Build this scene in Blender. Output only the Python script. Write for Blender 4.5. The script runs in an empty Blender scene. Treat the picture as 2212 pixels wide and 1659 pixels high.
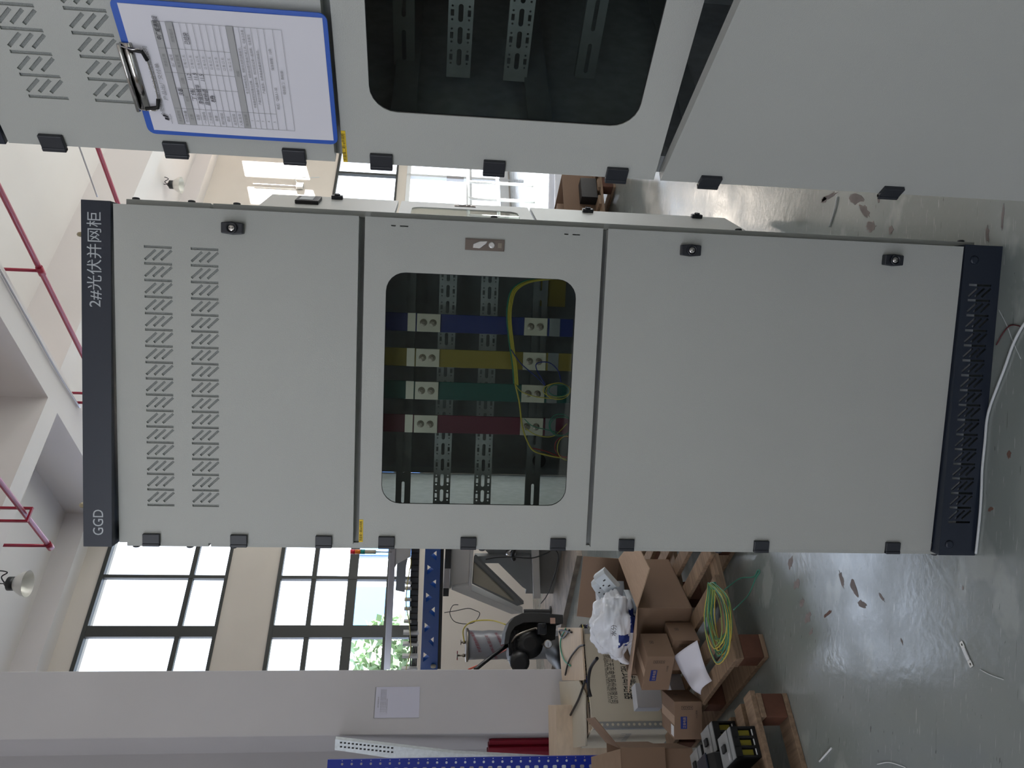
import bpy, math, random
import numpy as np
from mathutils import Vector, Matrix
random.seed(7)
C = bpy.context.scene.collection
sc = bpy.context.scene
PI = math.pi

# ------------------------------------------------------------ camera (a phone held sideways: world up points to image left)
PITCH, ROLL, FPX, CAMZ = 0.09728, 0.03081, 1692.9, 1.40
def _cammat():
    cp, sp = math.cos(PITCH), math.sin(PITCH); cr, sr = math.cos(ROLL), math.sin(ROLL)
    B = np.array([[1, 0, 0], [0, cp, -sp], [0, sp, cp]])
    Pm = np.array([[1, 0, 0], [0, 0, -1], [0, 1, 0.]])
    return np.array([[cr, -sr, 0], [sr, cr, 0], [0, 0, 1.]]) @ Pm @ B
M = _cammat()
CAM = np.array([0, 0, CAMZ])
cd = bpy.data.cameras.new('camera'); cd.sensor_width = 36; cd.lens = FPX * 36 / 2212; cd.clip_start = .02; cd.clip_end = 300
cam = bpy.data.objects.new('camera', cd); C.objects.link(cam); sc.camera = cam
X, Y, Z = M[1], M[0], -M[2]
cam.matrix_world = Matrix(((X[0], Y[0], Z[0], 0), (X[1], Y[1], Z[1], 0), (X[2], Y[2], Z[2], CAMZ), (0, 0, 0, 1)))

# room axes: R runs along the window wall, L runs away from it towards the windows
ANG = math.radians(39.08)
RA = np.array([math.cos(ANG), math.sin(ANG), 0]); LA = np.array([-math.sin(ANG), math.cos(ANG), 0])
def rl(r, l, z=0): return tuple(RA * r + LA * l + np.array([0, 0, z]))

# ------------------------------------------------------------ world, sun, portals, exposure
w = bpy.data.worlds.new('world'); sc.world = w; w.use_nodes = True
nt = w.node_tree; nt.nodes.clear()
bg = nt.nodes.new('ShaderNodeBackground'); ow = nt.nodes.new('ShaderNodeOutputWorld')
tc = nt.nodes.new('ShaderNodeTexCoord'); sp_ = nt.nodes.new('ShaderNodeSeparateXYZ'); cr_ = nt.nodes.new('ShaderNodeValToRGB')
nt.links.new(tc.outputs['Generated'], sp_.inputs[0]); nt.links.new(sp_.outputs['Z'], cr_.inputs[0])
cr_.color_ramp.elements[0].color = (.93, .95, 1, 1); cr_.color_ramp.elements[1].color = (.62, .75, 1, 1)
nt.links.new(cr_.outputs[0], bg.inputs[0]); bg.inputs[1].default_value = 3.3
nt.links.new(bg.outputs[0], ow.inputs[0])
sun = bpy.data.lights.new('sun', 'SUN'); sun.energy = 62; sun.angle = .01; sun.color = (1, .965, .92)
so = bpy.data.objects.new('sun', sun); C.objects.link(so)
sd = Vector(tuple(RA * -1 + LA * .55 + np.array([0, 0, -.30]))); so.rotation_euler = sd.to_track_quat('-Z', 'Y').to_euler()
def portal(c, wd, ht, nrm):
    l = bpy.data.lights.new('daylight_portal', 'AREA'); l.shape = 'RECTANGLE'; l.size = wd; l.size_y = ht
    l.cycles.is_portal = True
    o = bpy.data.objects.new('daylight_portal', l); C.objects.link(o); o.location = c
    o.rotation_euler = Vector(nrm).to_track_quat('-Z', 'Y').to_euler()
vs = sc.view_settings; vs.view_transform = 'Standard'; vs.look = 'None'; vs.gamma = 1; vs.use_curve_mapping = False
vs.exposure = 0.17
cy = sc.cycles; cy.max_bounces = 8; cy.diffuse_bounces = 5; cy.glossy_bounces = 3; cy.transmission_bounces = 4
cy.transparent_max_bounces = 12; cy.caustics_reflective = False; cy.caustics_refractive = False
cy.sample_clamp_indirect = 6; cy.use_adaptive_sampling = True; cy.adaptive_threshold = .02

# ------------------------------------------------------------ picking points in the place
def ray(x, y): return M.T @ np.array([(1659 - y - 829.5) / FPX, (x - 1106) / FPX, 1.0])
def hit(x, y, p, n):
    d = ray(x, y); p = np.array(p, float); n = np.array(n, float)
    return CAM + d * ((p - CAM) @ n) / (d @ n)
def flo(x, y, z=0): return hit(x, y, (0, 0, z), (0, 0, 1))
def atd(x, y, Yd): return hit(x, y, (0, Yd, 0), (0, 1, 0))

# ------------------------------------------------------------ materials
def lin(c): return tuple(((v / 255) / 12.92 if v <= 10 else (((v / 255) + .055) / 1.055) ** 2.4) for v in c)
def mat(name, col, rough=.5, metal=0, var=0, vs=6, bump=0, bs=60, spec=.5, stretch=None, coat=0, emit=None, obj_rand=0, dark=None):
    m = bpy.data.materials.new(name); m.use_nodes = True; n = m.node_tree; b = n.nodes['Principled BSDF']
    c = lin(col); b.inputs['Base Color'].default_value = (*c, 1); b.inputs['Roughness'].default_value = rough
    b.inputs['Metallic'].default_value = metal; b.inputs['Specular IOR Level'].default_value = spec
    if coat: b.inputs['Coat Weight'].default_value = coat; b.inputs['Coat Roughness'].default_value = .1
    if emit: b.inputs['Emission Color'].default_value = (*lin(col), 1); b.inputs['Emission Strength'].default_value = emit
    if var or bump:
        t = n.nodes.new('ShaderNodeTexCoord'); mp = n.nodes.new('ShaderNodeMapping'); n.links.new(t.outputs['Object'], mp.inputs[0])
        if stretch: mp.inputs['Scale'].default_value = stretch
    if var:
        no = n.nodes.new('ShaderNodeTexNoise'); no.inputs['Scale'].default_value = vs; no.inputs['Detail'].default_value = 5
        n.links.new(mp.outputs[0], no.inputs['Vector'])
        r = n.nodes.new('ShaderNodeValToRGB'); r.color_ramp.elements[0].position = .3; r.color_ramp.elements[1].position = .7
        d = lin(dark) if dark else tuple(v * (1 - var) for v in c)
        r.color_ramp.elements[0].color = (*d, 1); r.color_ramp.elements[1].color = (*[min(1, v * (1 + var * .5)) for v in c], 1)
        n.links.new(no.outputs[0], r.inputs[0]); n.links.new(r.outputs[0], b.inputs['Base Color'])
    if bump:
        n2 = n.nodes.new('ShaderNodeTexNoise'); n2.inputs['Scale'].default_value = bs; n2.inputs['Detail'].default_value = 3
        n.links.new(mp.outputs[0], n2.inputs['Vector'])
        bp = n.nodes.new('ShaderNodeBump'); bp.inputs['Strength'].default_value = bump; bp.inputs['Distance'].default_value = .002
        n.links.new(n2.outputs[0], bp.inputs['Height']); n.links.new(bp.outputs[0], b.inputs['Normal'])
    return m
paint = mat('grey_powder_coat', (182, 184, 180), .36, var=.03, vs=3, bump=.22, bs=520, spec=.45)
paint2 = mat('grey_powder_coat_frame', (150, 154, 153), .4, bump=.15, bs=520)
navy = mat('navy_enamel', (36, 43, 56), .34, bump=.08, bs=400, spec=.45)
plas = mat('black_plastic', (36, 39, 46), .38, spec=.5)
blk = mat('matt_black', (14, 14, 15), .6)
dgrey = mat('dark_grey_metal', (62, 62, 62), .5, metal=.2)
galv = mat('galvanised_sheet', (196, 202, 206), .42, metal=.35, var=.14, vs=40)
galvd = mat('dull_galvanised_sheet', (146, 152, 155), .5, metal=.25, var=.12, vs=30)
tin = mat('tinned_copper', (214, 210, 200), .3, metal=.85, var=.06, vs=20)
steel = mat('bolt_steel', (150, 142, 132), .35, metal=.9)
chrome = mat('chrome', (196, 194, 192), .16, metal=1)
shiny = mat('bright_chrome', (245, 245, 245), .2, metal=.6)
lockpl = mat('bronze_grey_lock_plate', (128, 118, 112), .3, metal=.7)
brass = mat('zinc_yellow_ring', (176, 166, 140), .25, metal=.95)
lettr = mat('silver_lettering', (186, 192, 198), .5)
inkb = mat('black_print', (24, 24, 26), .7)
inkg = mat('grey_print', (140, 140, 142), .8); inkl = mat('pale_grey_band', (176, 176, 178), .8)
inkblue = mat('blue_print', (26, 48, 120), .7); inkred = mat('red_print', (150, 34, 52), .7); penk = mat('pen_ink', (30, 30, 40), .6)
yel = mat('yellow_label', (236, 200, 40), .5)
paper = mat('white_paper', (226, 225, 234), .75, bump=.1, bs=30)
blueboard = mat('blue_plastic_board', (44, 92, 190), .35)
c_wall = mat('cream_painted_wall', (216, 207, 197), .75, var=.05, vs=1.2, bump=.15, bs=25)
c_ceil = mat('white_painted_ceiling', (218, 211, 209), .8, var=.04, vs=.7, bump=.1, bs=15)
c_col = mat('grey_painted_column', (188, 186, 189), .65, var=.05, vs=1.5, bump=.12, bs=30)
frame_m = mat('dark_window_frame', (54, 56, 54), .5)
wood = mat('pallet_wood', (150, 125, 102), .75, var=.35, vs=5, bump=.5, bs=30, stretch=(1, 12, 12))
woodr = mat('reddish_block_wood', (104, 66, 50), .8, var=.35, vs=9, bump=.5, bs=40)
ply = mat('pale_plywood', (206, 186, 162), .7, var=.12, vs=4, bump=.2, bs=20, stretch=(1, 9, 9))
card = mat('cardboard', (136, 111, 91), .8, var=.07, vs=4, bump=.1, bs=60)
cardl = mat('cardboard_inside', (182, 156, 134), .8, var=.06, vs=14, stretch=(1, 8, 1))
cream = mat('cream_crate_board', (196, 188, 170), .7, var=.07, vs=3)
whitebox = mat('white_carton', (206, 210, 218), .6)
device = mat('light_grey_plastic', (200, 208, 214), .45)
redp = mat('red_painted_pipe', (150, 34, 58), .4)
redd = mat('crimson_steel', (140, 14, 44), .4)
bluep = mat('blue_painted_steel', (36, 88, 170), .35)
bluer = mat('blue_rack_steel', (18, 44, 150), .35, bump=.05)
busblue = mat('blue_sleeve', (30, 52, 128), .4); busyel = mat('yellow_sleeve', (158, 140, 58), .4)
busgrn = mat('green_sleeve', (24, 92, 86), .4); busred = mat('crimson_sleeve', (108, 34, 62), .4)
wy = mat('yellow_wire', (214, 196, 84), .4); wb = mat('blue_wire', (26, 44, 140), .4); wg = mat('green_wire', (60, 140, 116), .4)
wyg = mat('yellow_green_wire', (150, 176, 96), .4); wr = mat('red_wire', (170, 30, 36), .4); wbk = mat('black_cable', (18, 18, 22), .45); wwh = mat('white_cable', (205, 210, 212), .4)
wpk = mat('orange_hose', (226, 110, 90), .4)
whb = mat('white_plastic', (232, 234, 236), .4)
shade = mat('lamp_aluminium', (226, 222, 214), .35, metal=.3)
machw = mat('pale_grey_machine_paint', (226, 224, 221), .5, var=.05, vs=3)
machg = mat('mid_grey_machine_paint', (140, 142, 142), .5)
alu = mat('aluminium_profile', (176, 174, 178), .35, metal=.5)
rubber = mat('compressor_black', (30, 30, 31), .4)
dial = mat('dial_white', (220, 224, 232), .4)
film = mat('printed_film', (156, 158, 164), .35, bump=.6, bs=9)
brown = mat('bare_floor_patch', (138, 128, 126), .7, var=.2, vs=20)
rust = mat('rust_stain', (112, 84, 74), .7)
leaf = mat('tree_leaves', (140, 160, 128), .7, var=.3, vs=2)
facade = mat('pale_facade', (168, 174, 186), .8)
bglass = mat('blue_facade_glass', (70, 116, 176), .3)
asph = mat('pale_ground', (160, 162, 160), .9)
lamp_r = mat('red_lens', (226, 40, 60), .3); lamp_o = mat('orange_lens', (240, 130, 30), .3); lamp_g = mat('teal_lens', (20, 150, 140), .3)
yellowglow = mat('amber_terminal_cover', (150, 140, 40), .4)
grille = mat('filter_mesh', (160, 164, 162), .7, bump=1, bs=900)

def glassmat(name, tint, refl=.06):
    m = bpy.data.materials.new(name); m.use_nodes = True; n = m.node_tree; n.nodes.clear()
    o = n.nodes.new('ShaderNodeOutputMaterial'); mx = n.nodes.new('ShaderNodeMixShader'); t = n.nodes.new('ShaderNodeBsdfTransparent')
    g = n.nodes.new('ShaderNodeBsdfGlossy'); g.inputs['Roughness'].default_value = .01; t.inputs[0].default_value = (*tint, 1)
    f = n.nodes.new('ShaderNodeFresnel'); f.inputs[0].default_value = 1.33
    ge = n.nodes.new('ShaderNodeNewGeometry'); ma = n.nodes.new('ShaderNodeMath'); ma.operation = 'SUBTRACT'; ma.use_clamp = True
    n.links.new(f.outputs[0], ma.inputs[0]); n.links.new(ge.outputs['Backfacing'], ma.inputs[1]); n.links.new(ma.outputs[0], mx.inputs[0]); n.links.new(t.outputs[0], mx.inputs[1]); n.links.new(g.outputs[0], mx.inputs[2]); n.links.new(mx.outputs[0], o.inputs[0])
    return m
tint = glassmat('tinted_viewing_pane', (.72, .75, .73))
wglass = glassmat('window_glass', (.93, .95, .97))
pfilm = glassmat('clear_film', (.72, .74, .76))

def bagmat():
    m = mat('thin_white_plastic', (232, 236, 244), .3, var=.02, vs=3, bump=.9, bs=14); b = m.node_tree.nodes['Principled BSDF']
    b.inputs['Subsurface Weight'].default_value = 0; return m
bagm = bagmat()
bagm.node_tree.nodes['Principled BSDF'].inputs['Roughness'].default_value = .22

def floormat():
    m = bpy.data.materials.new('worn_grey_epoxy_floor'); m.use_nodes = True; n = m.node_tree; b = n.nodes['Principled BSDF']; L = n.links
    t = n.nodes.new('ShaderNodeTexCoord')
    def noise(sc_, st=(1, 1, 1), det=6, rot=0):
        mp = n.nodes.new('ShaderNodeMapping'); mp.inputs['Scale'].default_value = st; mp.inputs['Rotation'].default_value = (0, 0, rot)
        no = n.nodes.new('ShaderNodeTexNoise'); no.inputs['Scale'].default_value = sc_; no.inputs['Detail'].default_value = det
        L.new(t.outputs['Object'], mp.inputs[0]); L.new(mp.outputs[0], no.inputs['Vector']); return no.outputs[0]
    def ramp(src, a, b_, ca, cb):
        r = n.nodes.new('ShaderNodeValToRGB'); r.color_ramp.elements[0].position = a; r.color_ramp.elements[1].position = b_
        r.color_ramp.elements[0].color = (*ca, 1); r.color_ramp.elements[1].color = (*cb, 1); L.new(src, r.inputs[0]); return r.outputs[0]
    def mix(f, a, b_):
        x = n.nodes.new('ShaderNodeMix'); x.data_type = 'RGBA'; L.new(f, x.inputs[0]); L.new(a, x.inputs[6]); L.new(b_, x.inputs[7]); return x.outputs[2]
    base = ramp(noise(1.3), .3, .7, lin((128, 136, 134)), lin((146, 152, 149)))
    k = lambda v: (v, v, v)
    s = base
    for sc_, st, rot, lo, hi, col in ((3.5, (1, 1.6, 1), .8, .60, .66, (164, 170, 166)), (16, (1, 9, 1), 2.6, .66, .70, (172, 176, 173)), (14, (1, 7, 1), .25, .68, .72, (92, 97, 95)), (9, (1, 14, 1), .5, .66, .72, (186, 188, 186)), (7, (1, 18, 1), 2.1, .67, .72, (100, 104, 102)),
                                      (11, (1, 10, 1), 1.2, .69, .73, (176, 178, 176)), (26, (1, 3, 1), .9, .70, .74, (84, 84, 86)), (60, (1, 1, 1), 0, .74, .77, (70, 70, 74))):
        f = ramp(noise(sc_, st, 4, rot), lo, hi, k(0), k(.7)); cc = n.nodes.new('ShaderNodeRGB'); cc.outputs[0].default_value = (*lin(col), 1)
        s = mix(f, s, cc.outputs[0])
    L.new(s, b.inputs['Base Color'])
    L.new(ramp(noise(5), .3, .7, k(.10), k(.26)), b.inputs['Roughness']); b.inputs['IOR'].default_value = 1.62
    bp = n.nodes.new('ShaderNodeBump'); bp.inputs['Strength'].default_value = .25; bp.inputs['Distance'].default_value = .002
    L.new(noise(38, (1, 1, 1), 5, .6), bp.inputs['Height']); L.new(bp.outputs[0], b.inputs['Normal'])
    b.inputs['Specular IOR Level'].default_value = .8
    return m
m_floor = floormat()

# ------------------------------------------------------------ mesh helpers
class MB:
    def __init__(s): s.v = []; s.f = []
    def add(s, vs_, fs): n = len(s.v); s.v += [tuple(float(c) for c in p) for p in vs_]; s.f += [tuple(i + n for i in f) for f in fs]; return s
    def box(s, lo, hi):
        x0, y0, z0 = lo; x1, y1, z1 = hi
        return s.add([(x0, y0, z0), (x1, y0, z0), (x1, y1, z0), (x0, y1, z0), (x0, y0, z1), (x1, y0, z1), (x1, y1, z1), (x0, y1, z1)],
                     [(0, 3, 2, 1), (4, 5, 6, 7), (0, 1, 5, 4), (1, 2, 6, 5), (2, 3, 7, 6), (3, 0, 4, 7)])
    def hexa(s, a, b):  # two quads of 4 points
        return s.add(list(a) + list(b), [(0, 3, 2, 1), (4, 5, 6, 7), (0, 1, 5, 4), (1, 2, 6, 5), (2, 3, 7, 6), (3, 0, 4, 7)])
    def prism(s, pts, ext):
        n = len(pts); e = np.array(ext, float); p = [np.array(q, float) for q in pts]
        return s.add([tuple(q) for q in p] + [tuple(q + e) for q in p], [tuple(range(n - 1, -1, -1)), tuple(range(n, 2 * n))] + [(i, (i + 1) % n, n + (i + 1) % n, n + i) for i in range(n)])
    def tube(s, pts, r, n=8, closed=False):
        P = [np.array(p, float) for p in pts]; m = len(P); rings = []; up = None
        for i in range(m):
            a = P[i - 1] if (i or closed) else P[i]; b = P[(i + 1) % m] if (i < m - 1 or closed) else P[i]
            t = b - a; t /= (np.linalg.norm(t) + 1e-9)
            if up is None:
                up = np.array([0, 0, 1.]) if abs(t[2]) < .9 else np.array([1., 0, 0])
            u = up - t * (up @ t); u /= (np.linalg.norm(u) + 1e-9); up = u; v = np.cross(t, u)
            rr = r[i] if hasattr(r, '__len__') else r
            rings.append([P[i] + (u * math.cos(2 * PI * k / n) + v * math.sin(2 * PI * k / n)) * rr for k in range(n)])
        vs_ = [q for rg in rings for q in rg]; fs = []
        for i in range(m if closed else m - 1):
            for k in range(n):
                a, b = i * n, ((i + 1) % m) * n; fs.append((a + k, a + (k + 1) % n, b + (k + 1) % n, b + k))
        if not closed: fs += [tuple(range(n - 1, -1, -1)), tuple((m - 1) * n + k for k in range(n))]
        return s.add(vs_, fs)
    def lathe(s, prof, c=(0, 0, 0), ax=(0, 0, 1), n=20):
        a = np.array(ax, float); a /= np.linalg.norm(a); u = np.array([1., 0, 0]) if abs(a[0]) < .8 else np.array([0, 1., 0])
        u -= a * (a @ u); u /= np.linalg.norm(u); v = np.cross(a, u); c = np.array(c, float); vs_ = []; fs = []
        for r, h in prof:
            for k in range(n): vs_.append(c + a * h + (u * math.cos(2 * PI * k / n) + v * math.sin(2 * PI * k / n)) * r)
        for i in range(len(prof) - 1):
            for k in range(n): fs.append((i * n + k, i * n + (k + 1) % n, (i + 1) * n + (k + 1) % n, (i + 1) * n + k))
        fs += [tuple(range(n - 1, -1, -1)), tuple((len(prof) - 1) * n + k for k in range(n))]
        return s.add(vs_, fs)
def cyl(r, h, c=(0, 0, 0), ax=(0, 0, 1), n=16): return MB().lathe([(r, 0), (r, h)], c, ax, n)
def smooth_path(pts, k=6, closed=False):
    P = [np.array(p, float) for p in pts]; n = len(P); out = []
    for i in range(n if closed else n - 1):
        p0 = P[(i - 1) % n] if (closed or i) else P[i]; p1 = P[i]; p2 = P[(i + 1) % n]; p3 = P[(i + 2) % n] if (closed or i < n - 2) else p2
        for j in range(k):
            t = j / k; out.append(.5 * (2 * p1 + (p2 - p0) * t + (2 * p0 - 5 * p1 + 4 * p2 - p3) * t * t + (3 * p1 - p0 - 3 * p2 + p3) * t ** 3))
    if not closed: out.append(P[-1])
    return out
def obj(name, mb, m, parent=None, loc=None, rz=None, smooth=False, bevel=0, mesh=None):
    if mesh is None:
        mesh = bpy.data.meshes.new(name); mesh.from_pydata(mb.v, [], mb.f); mesh.update()
        if m: mesh.materials.append(m)
        if smooth:
            mesh.polygons.foreach_set('use_smooth', [len(p.vertices) == 4 for p in mesh.polygons])
    o = bpy.data.objects.new(name, mesh); C.objects.link(o)
    if parent is not None: o.parent = parent
    if loc is not None: o.location = loc
    if rz is not None: o.rotation_euler = (0, 0, rz)
    if bevel:
        b = o.modifiers.new('bevel', 'BEVEL'); b.width = bevel; b.segments = 2; b.limit_method = 'ANGLE'
    return o
def tag(o, label, cat, group=None, kind=None):
    o['label'] = label; o['category'] = cat
    if group: o['group'] = group
    if kind: o['kind'] = kind
    return o
def thing(name, label, cat, loc=(0, 0, 0), rz=0, group=None, rot=None):
    o = bpy.data.objects.new(name, None); C.objects.link(o); o.empty_display_size = .1; o.location = loc
    o.rotation_euler = rot if rot else (0, 0, rz)
    return tag(o, label, cat, group)
def struct(name, mb, m, parent=None, **k):
    o = obj(name, mb, m, parent, **k)
    if parent is None: o['kind'] = 'structure'
    return o
def flatmesh(outer, holes, th):
    """sheet in the x,z plane with holes, front face at y=0, th deep"""
    cu = bpy.data.curves.new('sheet', 'CURVE'); cu.dimensions = '2D'; cu.fill_mode = 'BOTH'; cu.extrude = th / 2
    for lp in [outer] + holes:
        sp = cu.splines.new('POLY'); sp.points.add(len(lp) - 1)
        for i, (a, b) in enumerate(lp): sp.points[i].co = (a, b, 0, 1)
        sp.use_cyclic_u = True
    o = bpy.data.objects.new('sheet', cu); C.objects.link(o); dg = bpy.context.evaluated_depsgraph_get()
    me = bpy.data.meshes.new_from_object(o.evaluated_get(dg)); C.objects.unlink(o); bpy.data.objects.remove(o); bpy.data.curves.remove(cu)
    mb = MB(); mb.add([(v.co.x, v.co.z + th / 2, v.co.y) for v in me.vertices], [tuple(p.vertices) for p in me.polygons]); bpy.data.meshes.remove(me)
    return mb
def textmesh(s, h, x=0, z=0, align='LEFT', width=None, th=.0006, sx=1):
    """flat lettering in x,z plane facing -y"""
    cu = bpy.data.curves.new('t', 'FONT'); cu.body = s; cu.size = 1; cu.resolution_u = 3; cu.align_x = align
    o = bpy.data.objects.new('t', cu); C.objects.link(o); dg = bpy.context.evaluated_depsgraph_get()
    me = bpy.data.meshes.new_from_object(o.evaluated_get(dg)); C.objects.unlink(o); bpy.data.objects.remove(o); bpy.data.curves.remove(cu)
    k = h / .78
    if len(me.vertices) and width:
        xs = [v.co.x for v in me.vertices]; sx = width / ((max(xs) - min(xs)) * k)
    mb = MB(); mb.add([(x + v.co.x * k * sx, -th, z + v.co.y * k) for v in me.vertices], [tuple(p.vertices) for p in me.polygons]); bpy.data.meshes.remove(me)
    return mb
def rect(x0, z0, x1, z1): return [(x0, z0), (x1, z0), (x1, z1), (x0, z1)]
def rrect(x0, z0, x1, z1, r, n=6):
    o = []
    for cx, cz, a0 in ((x1 - r, z0 + r, -PI / 2), (x1 - r, z1 - r, 0), (x0 + r, z1 - r, PI / 2), (x0 + r, z0 + r, PI)):
        for k in range(n + 1): a = a0 + PI / 2 * k / n; o.append((cx + r * math.cos(a), cz + r * math.sin(a)))
    return o
def circ(cx, cz, r, n=8): return [(cx + r * math.cos(2 * PI * k / n), cz + r * math.sin(2 * PI * k / n)) for k in range(n)]
def pix(pts, p, n, off=0):
    n = np.array(n, float); return [hit(x, y, p, n) + n * off for x, y in pts]

# ------------------------------------------------------------ the hall
Hc = 6.25; RM, RX, LM, LX = -7.5, 16, -7, 10
def rbox(r0, r1, l0, l1, z0, z1):
    mb = MB(); a = [rl(r0, l0, z0), rl(r1, l0, z0), rl(r1, l1, z0), rl(r0, l1, z0)]; b = [rl(r0, l0, z1), rl(r1, l0, z1), rl(r1, l1, z1), rl(r0, l1, z1)]
    return mb.hexa(a, b)
struct('floor', rbox(RM, RX, LM, LX + .3, -.1, 0), m_floor)
struct('ceiling', rbox(RM, RX, LM, LX + .3, Hc, Hc + .2), c_ceil)
def wall_rl(name, fixed, axis, a0, a1, z1, holes, m, th=.25):
    """wall with openings; axis 'R' runs along R at L=fixed; 'L' runs along L at R=fixed"""
    mb = flatmesh(rect(a0, 0, a1, z1), [rect(*h) for h in holes], th); out = MB()
    out.add([(rl(x, fixed + y, z) if axis == 'R' else rl(fixed + y, x, z)) for x, y, z in mb.v], mb.f)
    return struct(name, out, m)
# windows in the window wall (R0,z0,R1,z1)
W1 = (1.9, 4.06, 7.6, 5.69); W2 = (1.9, 1.55, 7.6, 3.42); W3 = (8.6, 4.06, 12.2, 5.69); W4 = (8.6, 1.55, 12.2, 3.42)
W5 = (12.45, 2.3, 14.7, 3.55)  # added opening, bright sky in place of overexposed wall
wall_rl('wall_left', LX, 'R', RM, RX, Hc, [W1, W2, W3, W4, (12.55, .02, 14.6, 2.12), W5], c_wall)
BW = [(4.5, 2.2, 8.5, 3.9)]
wall_rl('wall_back', LM - .25, 'R', RM, RX, Hc, BW, c_wall)
LW = [(-6.2, 2.7, -1.0, 5.5), (-.5, 2.7, 4.6, 5.5)]
wall_rl('wall_front', RM - .25, 'L', LM, LX, Hc, LW, c_wall)
RW = [(7.9, 4.87, 8.76, 6.2), (-6.5, .2, 5.5, 2.9)]  # unseen openings, shaped for the sun patch and sunlit floor bounce
wall_rl('wall_right', RX, 'L', LM, LX, Hc, [RW[0], RW[1]], c_wall)
struct('sun_patch_bar', rbox(16.0, 16.2, 8.30, 8.39, 4.87, 6.2), c_wall)  # unseen bar added to split the sun patch on the far wall
for (a0, z0, a1, z1) in BW: portal(rl((a0 + a1) / 2, LM - .1, (z0 + z1) / 2), a1 - a0, z1 - z0, tuple(LA))
for (a0, z0, a1, z1) in LW: portal(rl(RM - .1, (a0 + a1) / 2, (z0 + z1) / 2), a1 - a0, z1 - z0, tuple(RA))
for (a0, z0, a1, z1) in RW: portal(rl(RX + .3, (a0 + a1) / 2, (z0 + z1) / 2), a1 - a0, z1 - z0, tuple(-RA))
for (a0, z0, a1, z1) in (W1, W2, W3, W4, W5, (12.55, .02, 14.6, 2.12)): portal(rl((a0 + a1) / 2, LX + .1, (z0 + z1) / 2), a1 - a0, z1 - z0, tuple(-LA))
# beams under the slab
struct('ceiling_beam', rbox(5.44, 5.83, LM, LX, 5.6, Hc), c_ceil)
struct('ceiling_beam', rbox(RM, 5.44, 7.18, 7.46, 5.6, Hc), c_ceil)
struct('ceiling_beam', rbox(5.83, RX, 7.18, 7.46, 5.6, Hc), c_ceil)
struct('ceiling_beam', rbox(11.6, 12.0, LM, 7.18, 5.6, Hc), c_ceil)
struct('ceiling_beam', rbox(RM, RX, 9.72, 10, 5.95, Hc), c_ceil)
struct('column', rbox(1.425, 1.838, 5.34, 5.78, 0, Hc), c_col, bevel=.006)
struct('wall_partition', rbox(-3.5, 1.425, 5.72, 5.86, 0, Hc), c_col)
# window frames
def rlbar(mb, r0, r1, z0, z1, l0=9.98, l1=10.06):
    mb.hexa([rl(r0, l0, z0), rl(r1, l0, z0), rl(r1, l1, z0), rl(r0, l1, z0)], [rl(r0, l0, z1), rl(r1, l0, z1), rl(r1, l1, z1), rl(r0, l1, z1)])
def window(name, Wd, zs, rs):
    r0, z0, r1, z1 = Wd; mb = MB()
    for a, b, c, d in ((r0, r1, z1 - .05, z1), (r0, r1, z0, z0 + .04), (r0, r0 + .05, z0, z1), (r1 - .05, r1, z0, z1)): rlbar(mb, a, b, c, d)
    fr = struct(name, mb, frame_m)
    for z, t in zs:
        b = MB(); rlbar(b, r0, r1, z - t / 2, z + t / 2, 9.99, 10.05); obj('transom', b, frame_m, fr)
    for r, t in rs:
        b = MB(); rlbar(b, r - t / 2, r + t / 2, z0, z1, 9.985, 10.055); obj('mullion', b, frame_m, fr)
    zz = [z0] + sorted(z for z, t in zs) + [z1]; rr = [r0] + sorted(r for r, t in rs) + [r1]
    for i in range(len(rr) - 1):
        for j in range(len(zz) - 1):
            b = MB(); rlbar(b, rr[i] + .02, rr[i + 1] - .02, zz[j] + .02, zz[j + 1] - .02, 10.015, 10.025); obj('pane', b, wglass, fr)
    return fr
window('window_1', W1, [(4.53, .06)], [(2.6, .04), (3.3, .04), (3.93, .14), (4.67, .045), (5.4, .045), (6.14, .14), (6.9, .045)])
window('window_2', W2, [(2.94, .06), (2.43, .12), (1.95, .05)], [(2.6, .04), (3.3, .04), (3.93, .16), (4.67, .045), (5.4, .045), (6.14, .14), (6.9, .045)])
window('window_3', W3, [(4.53, .06)], [(9.8, .06), (11, .06)])
window('glare_opening', W5, [], [(13.55, .06)])  # added window; sky through it stands in for glare on blank wall
window('window_4', W4, [(2.94, .06), (2.43, .12)], [(9.8, .06), (11, .06)])
# glazed workshop door beyond the cabinets
mb = MB()
for a, b, c, d in ((12.55, 14.6, 2.04, 2.12), (12.55, 12.66, 0, 2.12), (14.5, 14.6, 0, 2.12), (12.55, 14.6, .02, .2), (12.55, 14.6, .78, .86), (13.55, 13.62, 0, 2.12)): rlbar(mb, a, b, c, d)
dr = struct('door_1', mb, whb); b = MB(); rlbar(b, 12.6, 14.55, .2, 2.04, 10.01, 10.02); obj('pane', b, wglass, dr)
b = MB(); rlbar(b, 13.42, 13.5, .95, 1.3, 9.9, 9.97); obj('door_handle', b, alu, dr)
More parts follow.
